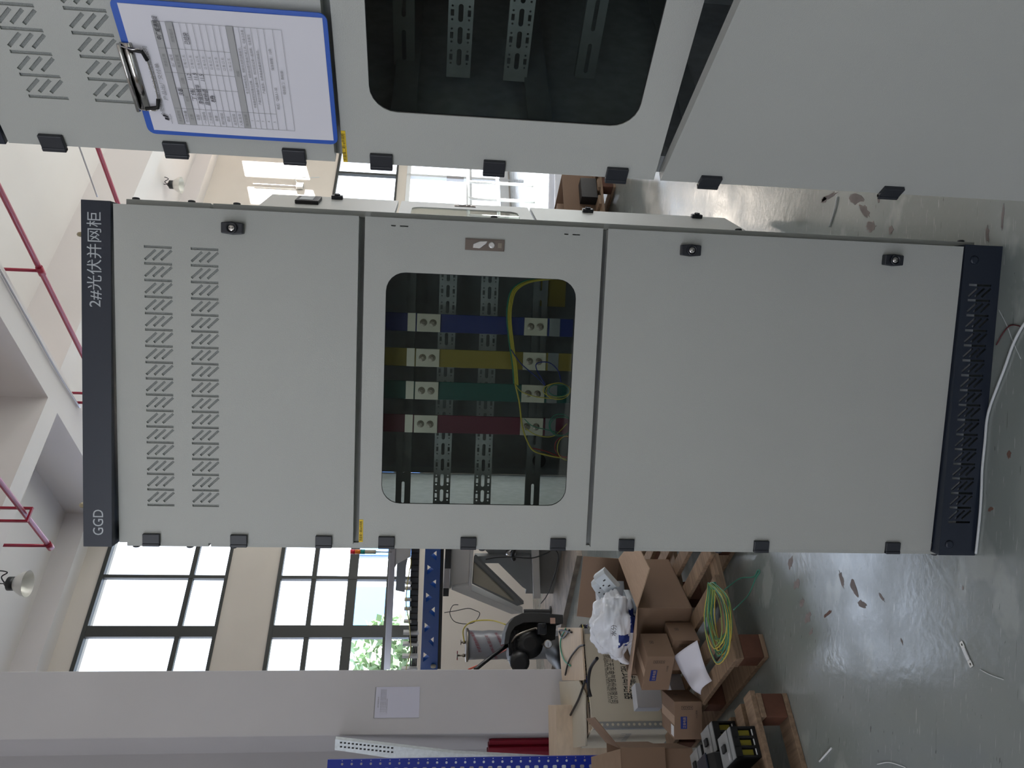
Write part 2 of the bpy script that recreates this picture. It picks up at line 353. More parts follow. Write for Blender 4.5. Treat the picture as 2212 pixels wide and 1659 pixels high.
# outdoors
struct('ground', rbox(-60, 70, 10.3, 60, -.3, -.15), asph)
bd = thing('office_building', 'pale office building with rows of blue windows beyond the lower hall window', 'building', rl(8, 26, 0))
bm = MB(); bm.box((-16, 0, 0), (16, 8, 4.6)); w0 = obj('facade', bm, facade, bd, rz=ANG)
for k in range(9):
    for j in range(2):
        b = MB(); b.box((-13 + k * 3, -.06, .9 + j * 2), (-11.2 + k * 3, .05, 2.2 + j * 2)); obj('window', b, bglass, bd, rz=ANG)
def tree(x, y, h, r, lab):
    t = thing('tree', lab, 'tree', (x, y, 0)); obj('trunk', MB().lathe([(.14, 0), (.09, h * .6)], n=8), woodr, t)
    mb = MB(); rnd = random.Random(int(x * 10))
    for i in range(1500):
        d = Vector((rnd.gauss(0, 1), rnd.gauss(0, 1), rnd.gauss(0, 1))).normalized() * r * rnd.uniform(.45, 1)
        c = np.array([d.x, d.y, h * .68 + d.z * .9]); u = np.array([rnd.uniform(-1, 1) for _ in range(3)]) * .1; v = np.cross(u, [rnd.uniform(-1, 1) for _ in range(3)])
        v = v / (np.linalg.norm(v) + 1e-6) * .09; mb.add([c - u, c + v, c + u, c - v], [(0, 1, 2, 3)])
    o = obj('foliage', mb, leaf, t); o['kind'] = 'stuff'
p = rl(6.0, 17.5); tree(p[0], p[1], 3.0, 1.3, 'green tree outside behind the signal lamp side of the window')
p = rl(4.0, 19); tree(p[0], p[1], 2.3, 1.0, 'smaller green tree outside nearer the column')

# ------------------------------------------------------------ switchgear cabinets
def vent_holes(rows, n=17, x0=.0945, x1=.6935):
    hs = []; px = (x1 - x0) / (n - 1)
    for z0, z1 in rows:
        for i in range(n):
            x = x0 + i * px; hs.append(rect(x - .0028, z0, x + .0028, z1))
            if i < n - 1:
                for k in range(3):
                    zc = z0 + (z1 - z0) * (.20 + .29 * k); w_ = .0035
                    xs, zs = x + .0085, zc + .0118; xe, ze = x + px - .0065, zc - .0118
                    dx, dz = xe - xs, ze - zs; l = math.hypot(dx, dz); nx, nz = -dz / l * w_ * .8, dx / l * w_ * .8
                    hs.append([(xs + nx, zs + nz), (xs - nx, zs - nz), (xe - nx, ze - nz), (xe + nx, ze + nz)])
    return hs
WIN = (.107, 1.072, .661, 1.522, .045)
def knob_lock(parent, x, z):
    mb = MB(); mb.prism([(x - .012, -.016, z - .024), (x - .0145, -.016, z), (x - .012, -.016, z + .024), (x + .012, -.016, z + .024), (x + .0145, -.016, z), (x + .012, -.016, z - .024)], (0, .016, 0))
    k = obj('lock_knob', mb, plas, parent, bevel=.002)
    m2 = MB().lathe([(.0125, 0), (.0125, .006), (.0095, .007), (.0095, .003)], (x, -.016, z), (0, -1, 0), 18)
    o = obj('lock_collar', m2, plas, parent, smooth=True)
    m3 = MB().lathe([(.0085, 0), (.0085, .005), (.0045, .0055)], (x, -.016, z), (0, -1, 0), 16); m3.box((x - .0015, -.0225, z - .005), (x + .0015, -.021, z + .005))
    obj('lock_cylinder', m3, chrome, parent, smooth=True)
def hinge(parent, z, s=1):
    mb = MB(); mb.box((-.004, -.0075, z - .0195), (.0255, .001, z + .0195)); mb.box((-.0045, -.009, z - .0195), (.003, .001, z + .0195)); obj('hinge', mb, plas, parent, bevel=.0015)
def door(parent, kind, yo=0, rz=0, x=0, W=.785, rear=False, front=True):
    z0, z1 = dict(top=(1.587, 2.129), mid=(1.015, 1.573), low=(.104, 1.003))[kind]
    holes = []
    if kind == 'top' and not rear: holes = vent_holes([(2.003, 2.064), (1.901, 1.962)])
    if kind == 'mid':
        holes = [rrect(*WIN)]
        if not rear: holes += [rect(.7655, a, .7685, b) for a, b in ((1.5026, 1.5132), (1.4739, 1.493), (1.0981, 1.108), (1.0703, 1.0881))]
    mb = flatmesh(rect(.003, z0, W, z1), holes, .002)
    for a, b in (((.003, .002, z0), (.005, .022, z1)), ((W - .002, .002, z0), (W, .022, z1)), ((.003, .002, z0), (W, .022, z0 + .002)), ((.003, .002, z1 - .002), (W, .022, z1))): mb.box(a, b)
    d = obj('door', mb, paint, parent, loc=(x, yo, 0), rz=rz)
    if kind == 'top' and not rear: obj('vent_mesh', MB().box((.08, .0028, 1.89), (.71, .004, 2.075)), grille, d)
    if kind == 'mid':
        obj('viewing_pane', MB().box((WIN[0] - .02, .004, WIN[1] - .02), (WIN[2] + .02, .007, WIN[3] + .02)), tint, d)
        if not rear: obj('gasket', flatmesh(rect(WIN[0] - .02, WIN[1] - .02, WIN[2] + .02, WIN[3] + .02), [rrect(WIN[0] + .001, WIN[1] + .001, WIN[2] - .001, WIN[3] - .001, .044)], .0015), blk, d, loc=(0, .0022, 0))
        x_, z_ = .733, 1.295
        mb = flatmesh(rect(x_ - .0135, z_ - .046, x_ + .0135, z_ + .046), [rect(x_ - .011, z_ - .0435, x_ + .011, z_ + .0435)], .003); mb.box((x_ - .012, -.0005, z_ - .045), (x_ + .012, .0015, z_ + .045))
        l = obj('flush_lock', mb, lockpl, d, loc=(0, -.003, 0), bevel=.0006)
        m2 = MB(); m2.prism([(x_ - .008, -.007, z_ + .028), (x_ - .009, -.007, z_ + .012), (x_ + .004, -.007, z_ - .004), (x_ + .009, -.007, z_ - .006), (x_ + .008, -.007, z_ + .012), (x_ + .001, -.007, z_ + .027)], (0, .005, 0)); obj('latch_lever', m2, shiny, d, bevel=.0015)
        obj('key_button', MB().lathe([(.0075, 0), (.0075, .004), (.005, .006)], (x_, -.003, z_ - .016), (0, -1, 0), 16), shiny, d, smooth=True)
        obj('latch_tab', MB().box((x_ - .006, -.005, z_ - .040), (x_ + .006, -.003, z_ - .030)), steel, d, bevel=.0005)
    hz = dict(top=(2.055, 1.8545, 1.656), mid=(1.5065, 1.308, 1.086), low=(.913, .5635, .211))[kind]
    if rear:
        for z in {'top': (1.847,), 'mid': (), 'low': (.748, .248)}[kind]: knob_lock(d, .745, z)
    else:
        for z in hz: hinge(d, z)
        for z in {'top': (1.8676,), 'mid': (), 'low': (.802, .291)}[kind]: knob_lock(d, .743, z)
        if kind != 'mid' or True:
            pass
    return d
PER = .0425
def perf_rail(x0, x1, z, hgt=.046, slots_only=False, th=.002):
    hs = []; n = int((x1 - x0 - .02) / PER)
    for i in range(n):
        xc = x0 + .02 + (i + .5) * PER
        if slots_only:
            if i % 2 == 0: hs.append(rrect(xc - .03, z - .004, xc + .03, z + .004, .0039, 3))
            continue
        hs.append(rrect(xc - .0165, z - .0045, xc + .0165, z + .0045, .0044, 3))
        for s in (-1, 1):
            hs.append(rect(xc - .006, z + s * .0155 - .003, xc + .006, z + s * .0155 + .003))
            hs.append(circ(xc - .0125, z + s * .0155, .0023, 6)); hs.append(circ(xc + .0125, z + s * .0155, .0023, 6))
    mb = flatmesh(rect(x0, z - hgt / 2, x1, z + hgt / 2), hs, th)
    mb.box((x0, th, z - hgt / 2), (x1, .016, z - hgt / 2 + .002)); mb.box((x0, th, z + hgt / 2 - .002), (x1, .016, z + hgt / 2)); return mb
RAILMB = {}
def rails(root, y=.25, dark=False):
    for z, h, so_ in ((1.480, .04, True), (1.3745, .046, False), (1.2635, .046, False), (1.122, .04, True)):
        obj('perforated_rail', perf_rail(.035, .755, z, h, so_), galvd if so_ else galv, root, loc=(0, y + (.03 if so_ else 0), 0))
DPT = .94
def cabinet(name, label, loc, rz, twist, main):
    t = thing(name, label, 'cabinet', loc, rz)
    wdg = .028 if twist else .001
    # header
    mb = MB(); mb.hexa([(0, 0, 2.134), (.79, 0, 2.134), (.79, .06, 2.134), (0, .06, 2.134)], [(0, 0, 2.198), (.79, 0, 2.198), (.79, .06, 2.198), (0, .06, 2.198)])
    hd = obj('header_board', mb, navy, t, bevel=.001)
    if main:
        obj('lettering', textmesh('GGD', .0255, .0265, 2.1535, width=.0595), lettr, hd)
        obj('lettering', textmesh('2#光伏并网柜', .0265, .5515, 2.1570, width=.211), lettr, hd)
    # plinth with vent slots
    pl_ = MB(); f = flatmesh(rect(0, .001, .79, .1), vent_holes([(.0225, .0815)], 17, .087, .6912), .003); pl_.add(f.v, f.f)
    pl_.box((0, .003, .001), (.003, DPT, .1)); pl_.box((.787, .003, .001), (.79, DPT, .1)); pl_.box((.003, .003, .098), (.787, .03, .1))
    pn = obj('plinth', pl_, navy, t)
    obj('pale_slot_backing', MB().box((.06, .012, .052), (.73, .014, .098)), galv, t)  # pale sheet added behind the slots so their upper half looks lighter
    for x in (.0285, .7527): obj('plinth_bolt', MB().lathe([(.011, 0), (.011, .002), (.007, .004)], (x, 0, .074), (0, -1, 0), 14), navy, t, smooth=True)
    # doors
    a = -math.atan2(wdg, .79) if twist else 0
    dt = door(t, 'top', wdg, a); dm = door(t, 'mid', wdg, a); dl = door(t, 'low', wdg, a if main else -math.radians(16.7) )
    if main:
        lb = obj('name_label', MB().box((.010, -.0008, 1.5635), (.066, 0, 1.5730)), yel, dm)
        obj('lettering', textmesh('凯盛城一期2#并网柜', .0055, .013, 1.5660, width=.049, th=.0011), inkb, dm)
    else:
        lb = obj('name_label', MB().box((.004, -.0008, 1.5655), (.066, 0, 1.5730)), yel, dm)
        obj('lettering', textmesh('凯盛城二期1#并网柜', .0055, .007, 1.5672, width=.054, th=.0011), inkb, dm)
    # body
    y0 = wdg + .024
    for x in (.004, .752): obj('corner_post', MB().box((x, y0, .1), (x + .034, y0 + .03, 2.134)), paint2, t); obj('corner_post', MB().box((x, DPT - .03, .1), (x + .034, DPT, 2.134)), paint2, t)
    for z in (1.555, .985)[:2 if main else 1]: obj('cross_rail', MB().box((.038, y0, z), (.752, y0 + .012, z + .05)), paint2, t)
    obj('roof_panel', MB().box((0, .0605, 2.134), (.79, DPT, 2.15)), paint, t); obj('floor_panel', MB().box((.02, y0, .1), (.77, DPT, .104)), galvd, t)
    # outer side panels with bolts standing proud at each edge
    segs = ((.045, 1.925), (1.930, 2.118))
    for s, x0, x1 in ((-1, -.011, .0035), (1, .7865, .802)):
        for z0, z1 in segs: obj('side_panel', MB().box((x0, .045, z0), (x1, DPT - .03, z1)), paint, t, bevel=.001)
        for z in (2.10, 1.976, 1.874, 1.272, .663, .075):
            obj('side_bolt', MB().lathe([(.0085, 0), (.0085, .004), (.006, .0055)], (x1 if s > 0 else x0, .056, z), (s, 0, 0), 12), plas, t, smooth=True)
    for x in (.0035, .7845): obj('inner_side_sheet', MB().box((x, .07, .12), (x + .002, DPT - .04, 2.12)), galv, t)
    for x in (.081, .718):
        ring = [(x, .07 + .013 * math.cos(a_), 2.2125 + .018 * math.sin(a_)) for a_ in [2 * PI * k / 20 for k in range(20)]]
        obj('lifting_ring', MB().tube(ring, .0058, 8, True), brass, t, smooth=True)
    rails(t)
    return t, dt, dm, dl
CL = (-.4060, 1.897, 0); cab1, dt1, dm1, dl1 = cabinet('switchgear_cabinet', 'closed grey switchgear cabinet in the middle with GGD on its navy header', CL, -math.atan2(.067, .7866), True, True)
ex = np.array([.7866, -.067, 0]); ex /= np.linalg.norm(ex); ey = np.array([-ex[1], ex[0], 0])
def inl(pts, off):  # points on a plane inside the middle cabinet, in its own axes
    out = []
    for x, y in pts:
        q = hit(x, y, np.array(CL) + ey * off, ey) - np.array(CL); out.append((q @ ex, off, q[2]))
    return out
# interior of the middle cabinet
obj('mounting_sheet', flatmesh(rect(.115, 1.053, .75, 1.62), [], .002), galvd, cab1, loc=(0, .45, 0))
obj('mounting_sheet', MB().box((.115, .4525, .2), (.75, .4545, 1.06)), galvd, cab1)
obj('dark_hole_disc', MB().lathe([(.020, 0), (.020, .003), (.017, .004)], (.140, .45, 1.083), (0, -1, 0), 20), blk, cab1, smooth=True)  # black disc painted in for the darkness of a round hole
for z in (1.70, .98): obj('shelf_angle', MB().box((.03, .3, z), (.76, .34, z + .03)), galvd, cab1)
obj('amber_side_cover', MB().box((.60, .3, 1.05), (.78, .302, 1.12)), busyel, cab1)
for x0, mt in ((.521, busblue), (.432, busyel), (.348, busgrn), (.262, busred)):
    x1 = x0 + .046 ; y = .155
    b = obj('busbar', MB().box((x0, y, 1.05), (x1, y + .006, 1.60)), mt, cab1, bevel=.001)
    for z0, z1 in ((1.392, 1.452), (1.118, 1.178)):
        obj('joint_plate', MB().box((x0, y - .007, z0), (x1, y - .0005, z1)), tin, b, bevel=.0008)
        for zz in (z0 + .019, z0 + .043):
            obj('bolt', MB().lathe([(.0095, 0), (.0095, .0015), (.0072, .002), (.0072, .007), (.0045, .0075), (.004, .010)], ((x0 + x1) / 2, y - .007, zz), (0, -1, 0), 10), steel, b, smooth=False)
    obj('end_clamp', MB().box((x0, y - .004, 1.455), (x1, y, 1.475)), tin, b)
    obj('end_clamp', MB().box((x0, y - .004, 1.085), (x1, y, 1.112)), galvd, b)
hp = [(1190, 600), (1140, 607), (1110, 625), (1100, 655), (1098, 690), (1103, 740), (1110, 790), (1113, 830)]
for k, (dx, mt) in enumerate(((0, wy), (3, wy), (-3, wg), (6, wy))):
    obj('wire', MB().tube(smooth_path(inl([(x + dx, y + dx * .4) for x, y in hp], .12 - .003 * (k % 2))), .0019, 6), mt, cab1, smooth=True)
obj('wire', MB().tube(smooth_path(inl([(1104, 755), (1125, 785), (1160, 815), (1178, 832), (1160, 800), (1160, 785), (1185, 783), (1205, 800), (1212, 825)], .115)), .0014, 6), wb, cab1, smooth=True)
obj('wire', MB().tube(smooth_path(inl([(1113, 830), (1122, 870), (1128, 920), (1140, 955), (1155, 975), (1190, 985), (1222, 990)], .12)), .0022, 6), wy, cab1, smooth=True)
for k, (cx, cy_, rx_, ry_, mt) in enumerate(((1203, 843, 30, 15, wy), (1205, 845, 26, 18, wy), (1207, 843, 22, 13, wg), (1210, 918, 24, 24, wg), (1214, 920, 26, 20, wg), (1222, 965, 24, 22, wr), (1224, 968, 20, 26, wy))):
    lp = [(cx + rx_ * math.cos(a_), cy_ + ry_ * math.sin(a_)) for a_ in [2 * PI * i / 20 for i in range(20)]]
    obj('wire', MB().tube(inl(lp, .118 - .002 * k), .0013, 5, True), mt, cab1, smooth=True)
for pts, mt in (([(1113, 830), (1125, 845), (1150, 855), (1180, 860), (1215, 862)], wy), ([(1133, 905), (1150, 920), (1180, 928), (1215, 936)], wg), ([(1135, 925), (1160, 940), (1195, 942), (1225, 915)], wy), ([(1150, 968), (1180, 975), (1205, 985), (1226, 990)], wr)):
    obj('wire', MB().tube(smooth_path(inl(pts, .116)), .0013, 5), mt, cab1, smooth=True)
# rear doors standing open behind the cabinet
for kd in ('top', 'mid', 'low'):
    d = door(cab1, kd, 0, 0, rear=True)
    d.location = (.80 + .1 * math.sin(math.radians(16.3)) * 0 + .02, DPT, 0); d.rotation_euler = (0, 0, math.radians(72.3))
    if kd == 'top':
        mb = MB(); mb.box((.585, -.016, 1.905), (.70, -.0, 2.0)); me_ = obj('meter', mb, blk, d, bevel=.003)
        obj('meter_screen', MB().box((.60, -.0175, 1.93), (.685, -.0165, 1.985)), galvd, d)
# ---- right cabinet
RL0 = (.378, 1.402, 0); cab2, dt2, dm2, dl2 = cabinet('switchgear_cabinet', 'nearer grey switchgear cabinet at right, its lower door standing ajar', RL0, -math.radians(90 - 39.08), False, False)
obj('added_rear_panel', MB().box((.005, DPT - .028, .12), (.785, DPT - .026, 2.12)), galvd, cab2)  # added back sheet that keeps hall light out of this cabinet
for x in (.12, .45, .66):
    hs = [rrect(x + .01, .3 + k * .05, x + .019, .33 + k * .05, .004, 3) for k in range(30)] + [circ(x + .032, .31 + k * .025, .0028, 6) for k in range(60)]
    obj('perforated_post', flatmesh(rect(x, .12, x + .042, 2.1), hs, .002), galvd, cab2, loc=(0, .46, 0))
for z in (1.45, 1.2, .9): obj('depth_rail', MB().box((.04, .06, z), (.045, .85, z + .045)), galvd, cab2)
for z in (1.30, .60): obj('mounting_sheet', MB().box((.16, .5, z - .16), (.64, .502, z + .05)), bluep if z > 1 else galvd, cab2)

# ---- clipboard hanging on the right cabinet
cb = thing('clipboard', 'blue plastic clipboard hung on the vented door of the right cabinet', 'clipboard', RL0, -math.radians(90 - 39.08))
cb.location = Vector(RL0); 
obj('board', MB().prism([(a, -.0135, b) for a, b in rrect(.0475, 1.577, .272, 1.887, .012, 4)], (0, .003, 0)), blueboard, cb, bevel=.0006)
mb = MB(); mb.box((.094, -.018, 1.872), (.206, -.0145, 1.889)); mb.tube([(.094, -.021, 1.889), (.206, -.021, 1.889)], .0035, 8); obj('clip_bar', mb, chrome, cb, smooth=True)
mb = MB().tube(smooth_path([(.097, -.02, 1.889), (.099, -.025, 1.87), (.103, -.0215, 1.856), (.15, -.0205, 1.852), (.197, -.0215, 1.856), (.201, -.025, 1.87), (.203, -.02, 1.889)], 4), .0012, 6); obj('clip_wire', mb, chrome, cb, smooth=True)
for x in (.103, .197):
    s = 1 if x < .15 else -1; obj('clip_foot', MB().tube([(x - s * .003, -.023, 1.876), (x, -.022, 1.857), (x + s * .014, -.0212, 1.853)], .0032, 8), blk, cb, smooth=True)
pp_ = thing('form_sheet', 'white printed delivery form held under the clip of the blue clipboard', 'paper', RL0, -math.radians(90 - 39.08))
mb = MB(); n_ = 8
for i in range(n_ + 1):
    z = 1.584 + .292 * i / n_; lift = .0 + .0022 * math.sin(PI * i / n_)
    mb.v += [(.0560, -.0142 - lift, z), (.2655, -.0142 - lift * .4, z)]
mb.f = [(2 * i, 2 * i + 1, 2 * i + 3, 2 * i + 2) for i in range(n_)]
sh = obj('sheet', mb, paper, pp_); so2 = sh.modifiers.new('s', 'SOLIDIFY'); so2.thickness = .0006; so2.offset = -1
YP = -.0172
T = (.072, 1.646, .244, 1.833)
def ty(f): return T[3] - (T[3] - T[1]) * f
def tx(f): return T[0] + (T[2] - T[0]) * f
bands = [(0, .055), (.103, .156), (.567, .62)]; rows = [0, .055, .103, .156, .209, .262, .311, .362, .413, .465, .516, .567, .62, .665, .71, .76, .81, .86, .93, 1]
cols = [(0, 0, 1), (.17, 0, .86), (.38, .055, .567), (.53, .0, .567), (.76, .0, .567), (1, 0, 1)]
mb = MB()
for a, b in bands: obj('shaded_row', MB().box((T[0], YP - .0001, ty(b)), (T[2], YP, ty(a))), inkl, pp_)
mb = MB()
for f in rows: mb.box((T[0], YP - .0003, ty(f) - .0002), (T[2], YP - .0001, ty(f) + .0002))
for c_, a, b in cols: mb.box((tx(c_) - .0002, YP - .0003, ty(b)), (tx(c_) + .0002, YP - .0001, ty(a)))
obj('table_lines', mb, inkg, pp_)
mb = MB()
def tput(s, h, x, z, wd=None, al='LEFT'):
    q = textmesh(s, h, x, z, al, width=wd); mb.add([(a, YP - .0004, c_) for a, b, c_ in q.v], q.f)
tput('合肥慧拓电力系统自动化有限公司', .0058, .085, 1.8500, .118); tput('产品出厂交付单', .0058, .114, 1.8395, .062)
for f, s in ((0, '主合同号'), (.055, '合同数量'), (.103, '工序'), (.156, '装配'), (.209, '一次接线'), (.262, '二次接线'), (.311, '自查'), (.362, '例行检验'), (.413, '调试'), (.465, '出货检验'), (.516, '入库/发货'), (.567, '情况说明')):
    tput(s, .0042, tx(.085), ty(f) - .0074, al='CENTER')
for i in range(5): tput(str(i + 1), .004, tx(.085), ty((.62, .665, .71, .76, .81)[i]) - .0066, al='CENTER')
for i in range(8): tput('□ 有 □ 无', .0036, tx(.645), ty(rows[3 + i]) - .007, al='CENTER')
tput('项目名称', .0042, tx(.645), ty(0) - .0074, al='CENTER'); tput('出厂编号', .0042, tx(.645), ty(.055) - .0074, al='CENTER'); tput('有无异常', .0042, tx(.645), ty(.103) - .0074, al='CENTER')
tput('异常描述', .0042, tx(.88), ty(.103) - .0074, al='CENTER'); tput('签名', .0042, tx(.275), ty(.103) - .0074, al='CENTER'); tput('日期', .0042, tx(.455), ty(.103) - .0074, al='CENTER'); tput('内容', .0042, tx(.56), ty(.567) - .0074, al='CENTER')
for f, s in ((.62, '各工序自检完成、按实际流转日期填写。'), (.665, '非常描述按实际情况说明，如异常问题不影响下道工序、可备注改善'), (.71, '产品交付单随产品履行单、例行检验记录一起流转、信息填写'), (.76, '产品发货、此表格由质量部归档保存。')):
    tput(s, .0036, tx(.60), ty(f) - .0066, al='CENTER', wd=.012 * len(s) * .36)
tput('格式：QSB.5.1-50', .004, tx(.22), ty(.86) - .007); tput('保存期限：10年', .004, tx(.72), ty(.86) - .007, al='CENTER'); tput('保存部门：质检部', .004, tx(.5), ty(.93) - .007, al='CENTER')
obj('printed_text', mb, inkg, pp_)
mb = MB()
for s, x, f, wd in (('庆春', .26, .06, .012), ('丁伟', .22, .16, .02), ('11.2', .43, .16, .01), ('李强张敏华', .20, .21, .034), ('11.5', .44, .21, .011), ('高斌杨德', .2, .262, .028), ('11.5', .44, .262, .011), ('杨', .24, .315, .012), ('中广威通网度', .78, .0, .036), ('已结块', .78, .21, .018)):
    q = textmesh(s, .0068, tx(x), ty(f) - .009, width=wd); mb.add([(a + .12 * (c_ - 1.75), YP - .0006, c_) for a, b, c_ in q.v], q.f)
obj('handwriting', mb, penk, pp_)
lg = MB(); lg.add([(.0775, YP - .0005, 1.846), (.0815, YP - .0005, 1.846), (.0835, YP - .0005, 1.852), (.0795, YP - .0005, 1.852)], [(0, 1, 2, 3)]); lg.add([(.083, YP - .0005, 1.846), (.0852, YP - .0005, 1.846), (.0885, YP - .0005, 1.854), (.085, YP - .0005, 1.854)], [(0, 1, 2, 3)])
q = textmesh('HUITUOPOWER', .0016, .072, 1.8415, width=.018); lg.add([(a, YP - .0005, c_) for a, b, c_ in q.v], q.f)
obj('company_logo', lg, penk, pp_)
#PART2
# ------------------------------------------------------------ pallets
def plank_bm(lo, hi, sag=.002):
    return MB().box(lo, hi)
def pallet(label, loc, rz, lx, ly, xs, bw, group=None, fl=False):
    t = thing('pallet', label, 'pallet', loc, rz, group)
    for i, x in enumerate(xs): obj('deck_board', MB().box((x, -.012 + .006 * (i % 3), .129), (x + bw, ly, .15 - .001 * (i % 2))), wood, t, bevel=.002)
    for y in (0, ly / 2 - .045, ly - .09): obj('stringer', MB().box((-.005, y, .108), (lx, y + .09, .1285)), wood, t, bevel=.002)
    for x in (0, lx / 2 - .05, lx - .1):
        for y in (0, ly / 2 - .045, ly - .09): obj('block', MB().box((x, y, .0215), (x + .1, y + .09, .1075)), woodr, t, bevel=.004)
        obj('bottom_board', MB().box((x, 0, .001), (x + .1, ly, .021)), wood, t, bevel=.002)
    return t
E42 = math.radians(42)
pallet('large wooden pallet carrying the open carton and the small cartons', (-1.09, 3.10, 0), E42, 1.14, 1.15, [-.012, .123, .298, .467, .63, .79, .94, 1.06], .076)
pallet('darker wooden pallet carrying the black circuit breakers at the photo corner', (-1.17, 2.93, 0), E42 + PI / 2, 1.0, 1.0, [0, .125, .26, .40, .55, .70, .86], .08)
e1 = np.array([math.cos(E42), math.sin(E42), 0]); e2 = np.array([-e1[1], e1[0], 0])

# ------------------------------------------------------------ circuit breakers
def breaker(label, loc, rz, grp='moulded case circuit breakers on the dark pallet', cover=True):
    t = thing('circuit_breaker', label, 'circuit breaker', loc, rz, grp)
    W_, D_, H_ = .15, .112, .100
    mb = MB(); mb.box((.018, 0, 0), (W_, D_, H_ - .004))
    for k in range(4): mb.box((0, k * (D_ - .008) / 3, 0), (.018, k * (D_ - .008) / 3 + .008, H_ - .004))
    mb.box((0, 0, 0), (.018, D_, .012)); mb.box((0, 0, .070), (.018, D_, H_ - .004)); obj('case', mb, blk, t, bevel=.0015)
    for k in range(3):
        y0 = .008 + k * (D_ - .008) / 3 + .004
        obj('terminal_cover', MB().box((.012, y0, .024), (.0178, y0 + .019, .066)), yellowglow if cover else whb, t); obj('white_strip', MB().box((.004, y0 - .002, .013), (.008, y0 + .021, .017)), whb, t)
    obj('top_cover', MB().box((.002, .001, H_ - .0038), (.036, D_ - .001, H_)), machg, t, bevel=.001); obj('top_cover', MB().box((.040, .001, H_ - .0038), (W_ - .002, D_ - .001, H_ + .003)), machg, t, bevel=.001)
    obj('toggle', MB().box((.07, .042, H_ + .003), (.105, .07, H_ + .012)), blk, t, bevel=.002); obj('rating_label', MB().box((.05, .078, H_ + .003), (.065, .104, H_ + .0035)), inkl, t)
    return t
pB = np.array([-1.17, 2.93, .1505])
def onB(x, y, z=0): return tuple(pB + e2 * x - e1 * y + np.array([0, 0, z]))
RB = E42 + PI / 2
breaker('black circuit breaker with three amber terminals, frontmost of its row', onB(.03, .112), RB)
breaker('black circuit breaker half hidden behind the frontmost amber one', onB(.215, .03), RB)
breaker('black circuit breaker third back in the row, under the small carton', onB(.41, .06), RB)
breaker('black circuit breaker with pale terminals at the lower photo edge', onB(.02, .265), RB, cover=False)
t = thing('meter_case', 'plain navy black plastic case tipped over the circuit breakers', 'case', onB(.192, .152, .003), RB)
obj('body', MB().prism([(0, 0, 0), (.15, 0, 0), (.15, 0, .14), (.03, 0, .14), (.008, 0, .12), (0, 0, .09)], (0, .12, 0)), blk, t, bevel=.004)
obj('front_rim', MB().box((.03, -.004, .1405), (.145, .118, .147)), navy, t, bevel=.002)

# ------------------------------------------------------------ cartons
def ico(mb, x, z, s, y=-.0006):
    mb.box((x, y, z), (x + s, y + .0003, z + s * .08)); mb.box((x, y, z + s * .92), (x + s, y + .0003, z + s)); mb.box((x, y, z), (x + s * .08, y + .0003, z + s)); mb.box((x + s * .92, y, z), (x + s, y + .0003, z + s)); mb.box((x + s * .35, y, z + s * .35), (x + s * .65, y + .0003, z + s * .6))
def carton(name, label, loc, rz, w_, d_, h_, m=card, cat='box', marks=True, group=None, tape=True, blue=True, tilt=0):
    t = thing(name, label, cat, loc, 0, group, rot=(0, tilt, rz))
    obj('body', MB().box((0, 0, 0), (w_, d_, h_)), m, t, bevel=.002)
    if tape: obj('tape', MB().box((0, d_ / 2 - .02, h_), (w_, d_ / 2 + .02, h_ + .0004)), cardl, t)
    if marks:
        mb = MB(); ico(mb, w_ * .55, h_ * .62, .016)
        # left-front face: x=0 plane
        q = MB()
        for k, (a, b) in enumerate(((.12, .62), (.12, .48), (.12, .34))): ico(q, d_ * a, h_ * b, .016)
        mb.add([(-.0004, x, z) for x, y, z in q.v], q.f)
        q = textmesh('小心轻放', .007, d_ * .55, h_ * .18); mb.add([(-.0005, d_ - x, z) for x, y, z in q.v], q.f)
        obj('printed_marks', mb, inkb, t)['kind'] = 'stuff'
        if blue:
            mb = MB(); mb.box((-.0005, d_ * .4, h_ * .55), (0, d_ * .72, h_ * .78)); obj('blue_print', mb, inkblue, t)
            q = textmesh('正泰电器', .012, -d_ * .7, h_ * .60, width=d_ * .28); obj('lettering', MB().add([(-.001, -x, z) for x, y, z in q.v], q.f), cardl, t)
    return t
carton('carton', 'small brown carton with a blue print panel, stacked against the big open carton', (-1.206, 3.445, .286), math.radians(66.5), .15, .20, .128)
carton('carton', 'small brown carton under the blue printed one, beside the curled paper', (-1.155, 3.505, .151), math.radians(71), .139, .165, .128, blue=False)
c3_ = carton('carton', 'small brown carton with a white sticker at the left end of the pallet', (-1.414, 3.455, .151), math.radians(97), .195, .165, .129)
obj('sticker', MB().box((.01, .11, .1292), (.05, .155, .1298)), whb, c3_); 
cD = np.array(flo(1433, 1614, .3)); cD[2] = .151
carton('carton', 'shallow brown carton beneath the torn open carton at the photo edge', tuple(cD + np.array([-.02, .03, 0])), math.radians(200), .36, -.26, .145, marks=False)
# torn open carton on top of it
t = thing('open_carton', 'torn open brown carton at the lower edge of the photo with raised flaps', 'box', (cD[0], cD[1], .2975), math.radians(200))
w_, d_, h_ = .38, .30, .205
for lo, hi in (((0, -.004, 0), (w_, 0, h_)), ((0, -d_, 0), (w_, -d_ + .004, h_)), ((0, -d_ + .004, 0), (.004, -.004, h_)), ((w_ - .004, -d_ + .004, 0), (w_, -.004, h_)), ((0, -d_, -.004), (w_, 0, 0))): obj('panel', MB().box(lo, hi), card, t)
obj('flap', MB().prism([(0.004, 0.001, h_ + .001), (w_, 0.001, h_ + .001), (w_ - .03, .06, h_ + .15), (.03, .06, h_ + .15)], (0, .003, 0)), cardl, t)
obj('flap', MB().prism([(0, -.004, h_ + .001), (0, -d_, h_ + .001), (-.11, -d_ + .02, h_ + .10), (-.13, -.02, h_ + .11)], (.002, 0, .003)), card, t)

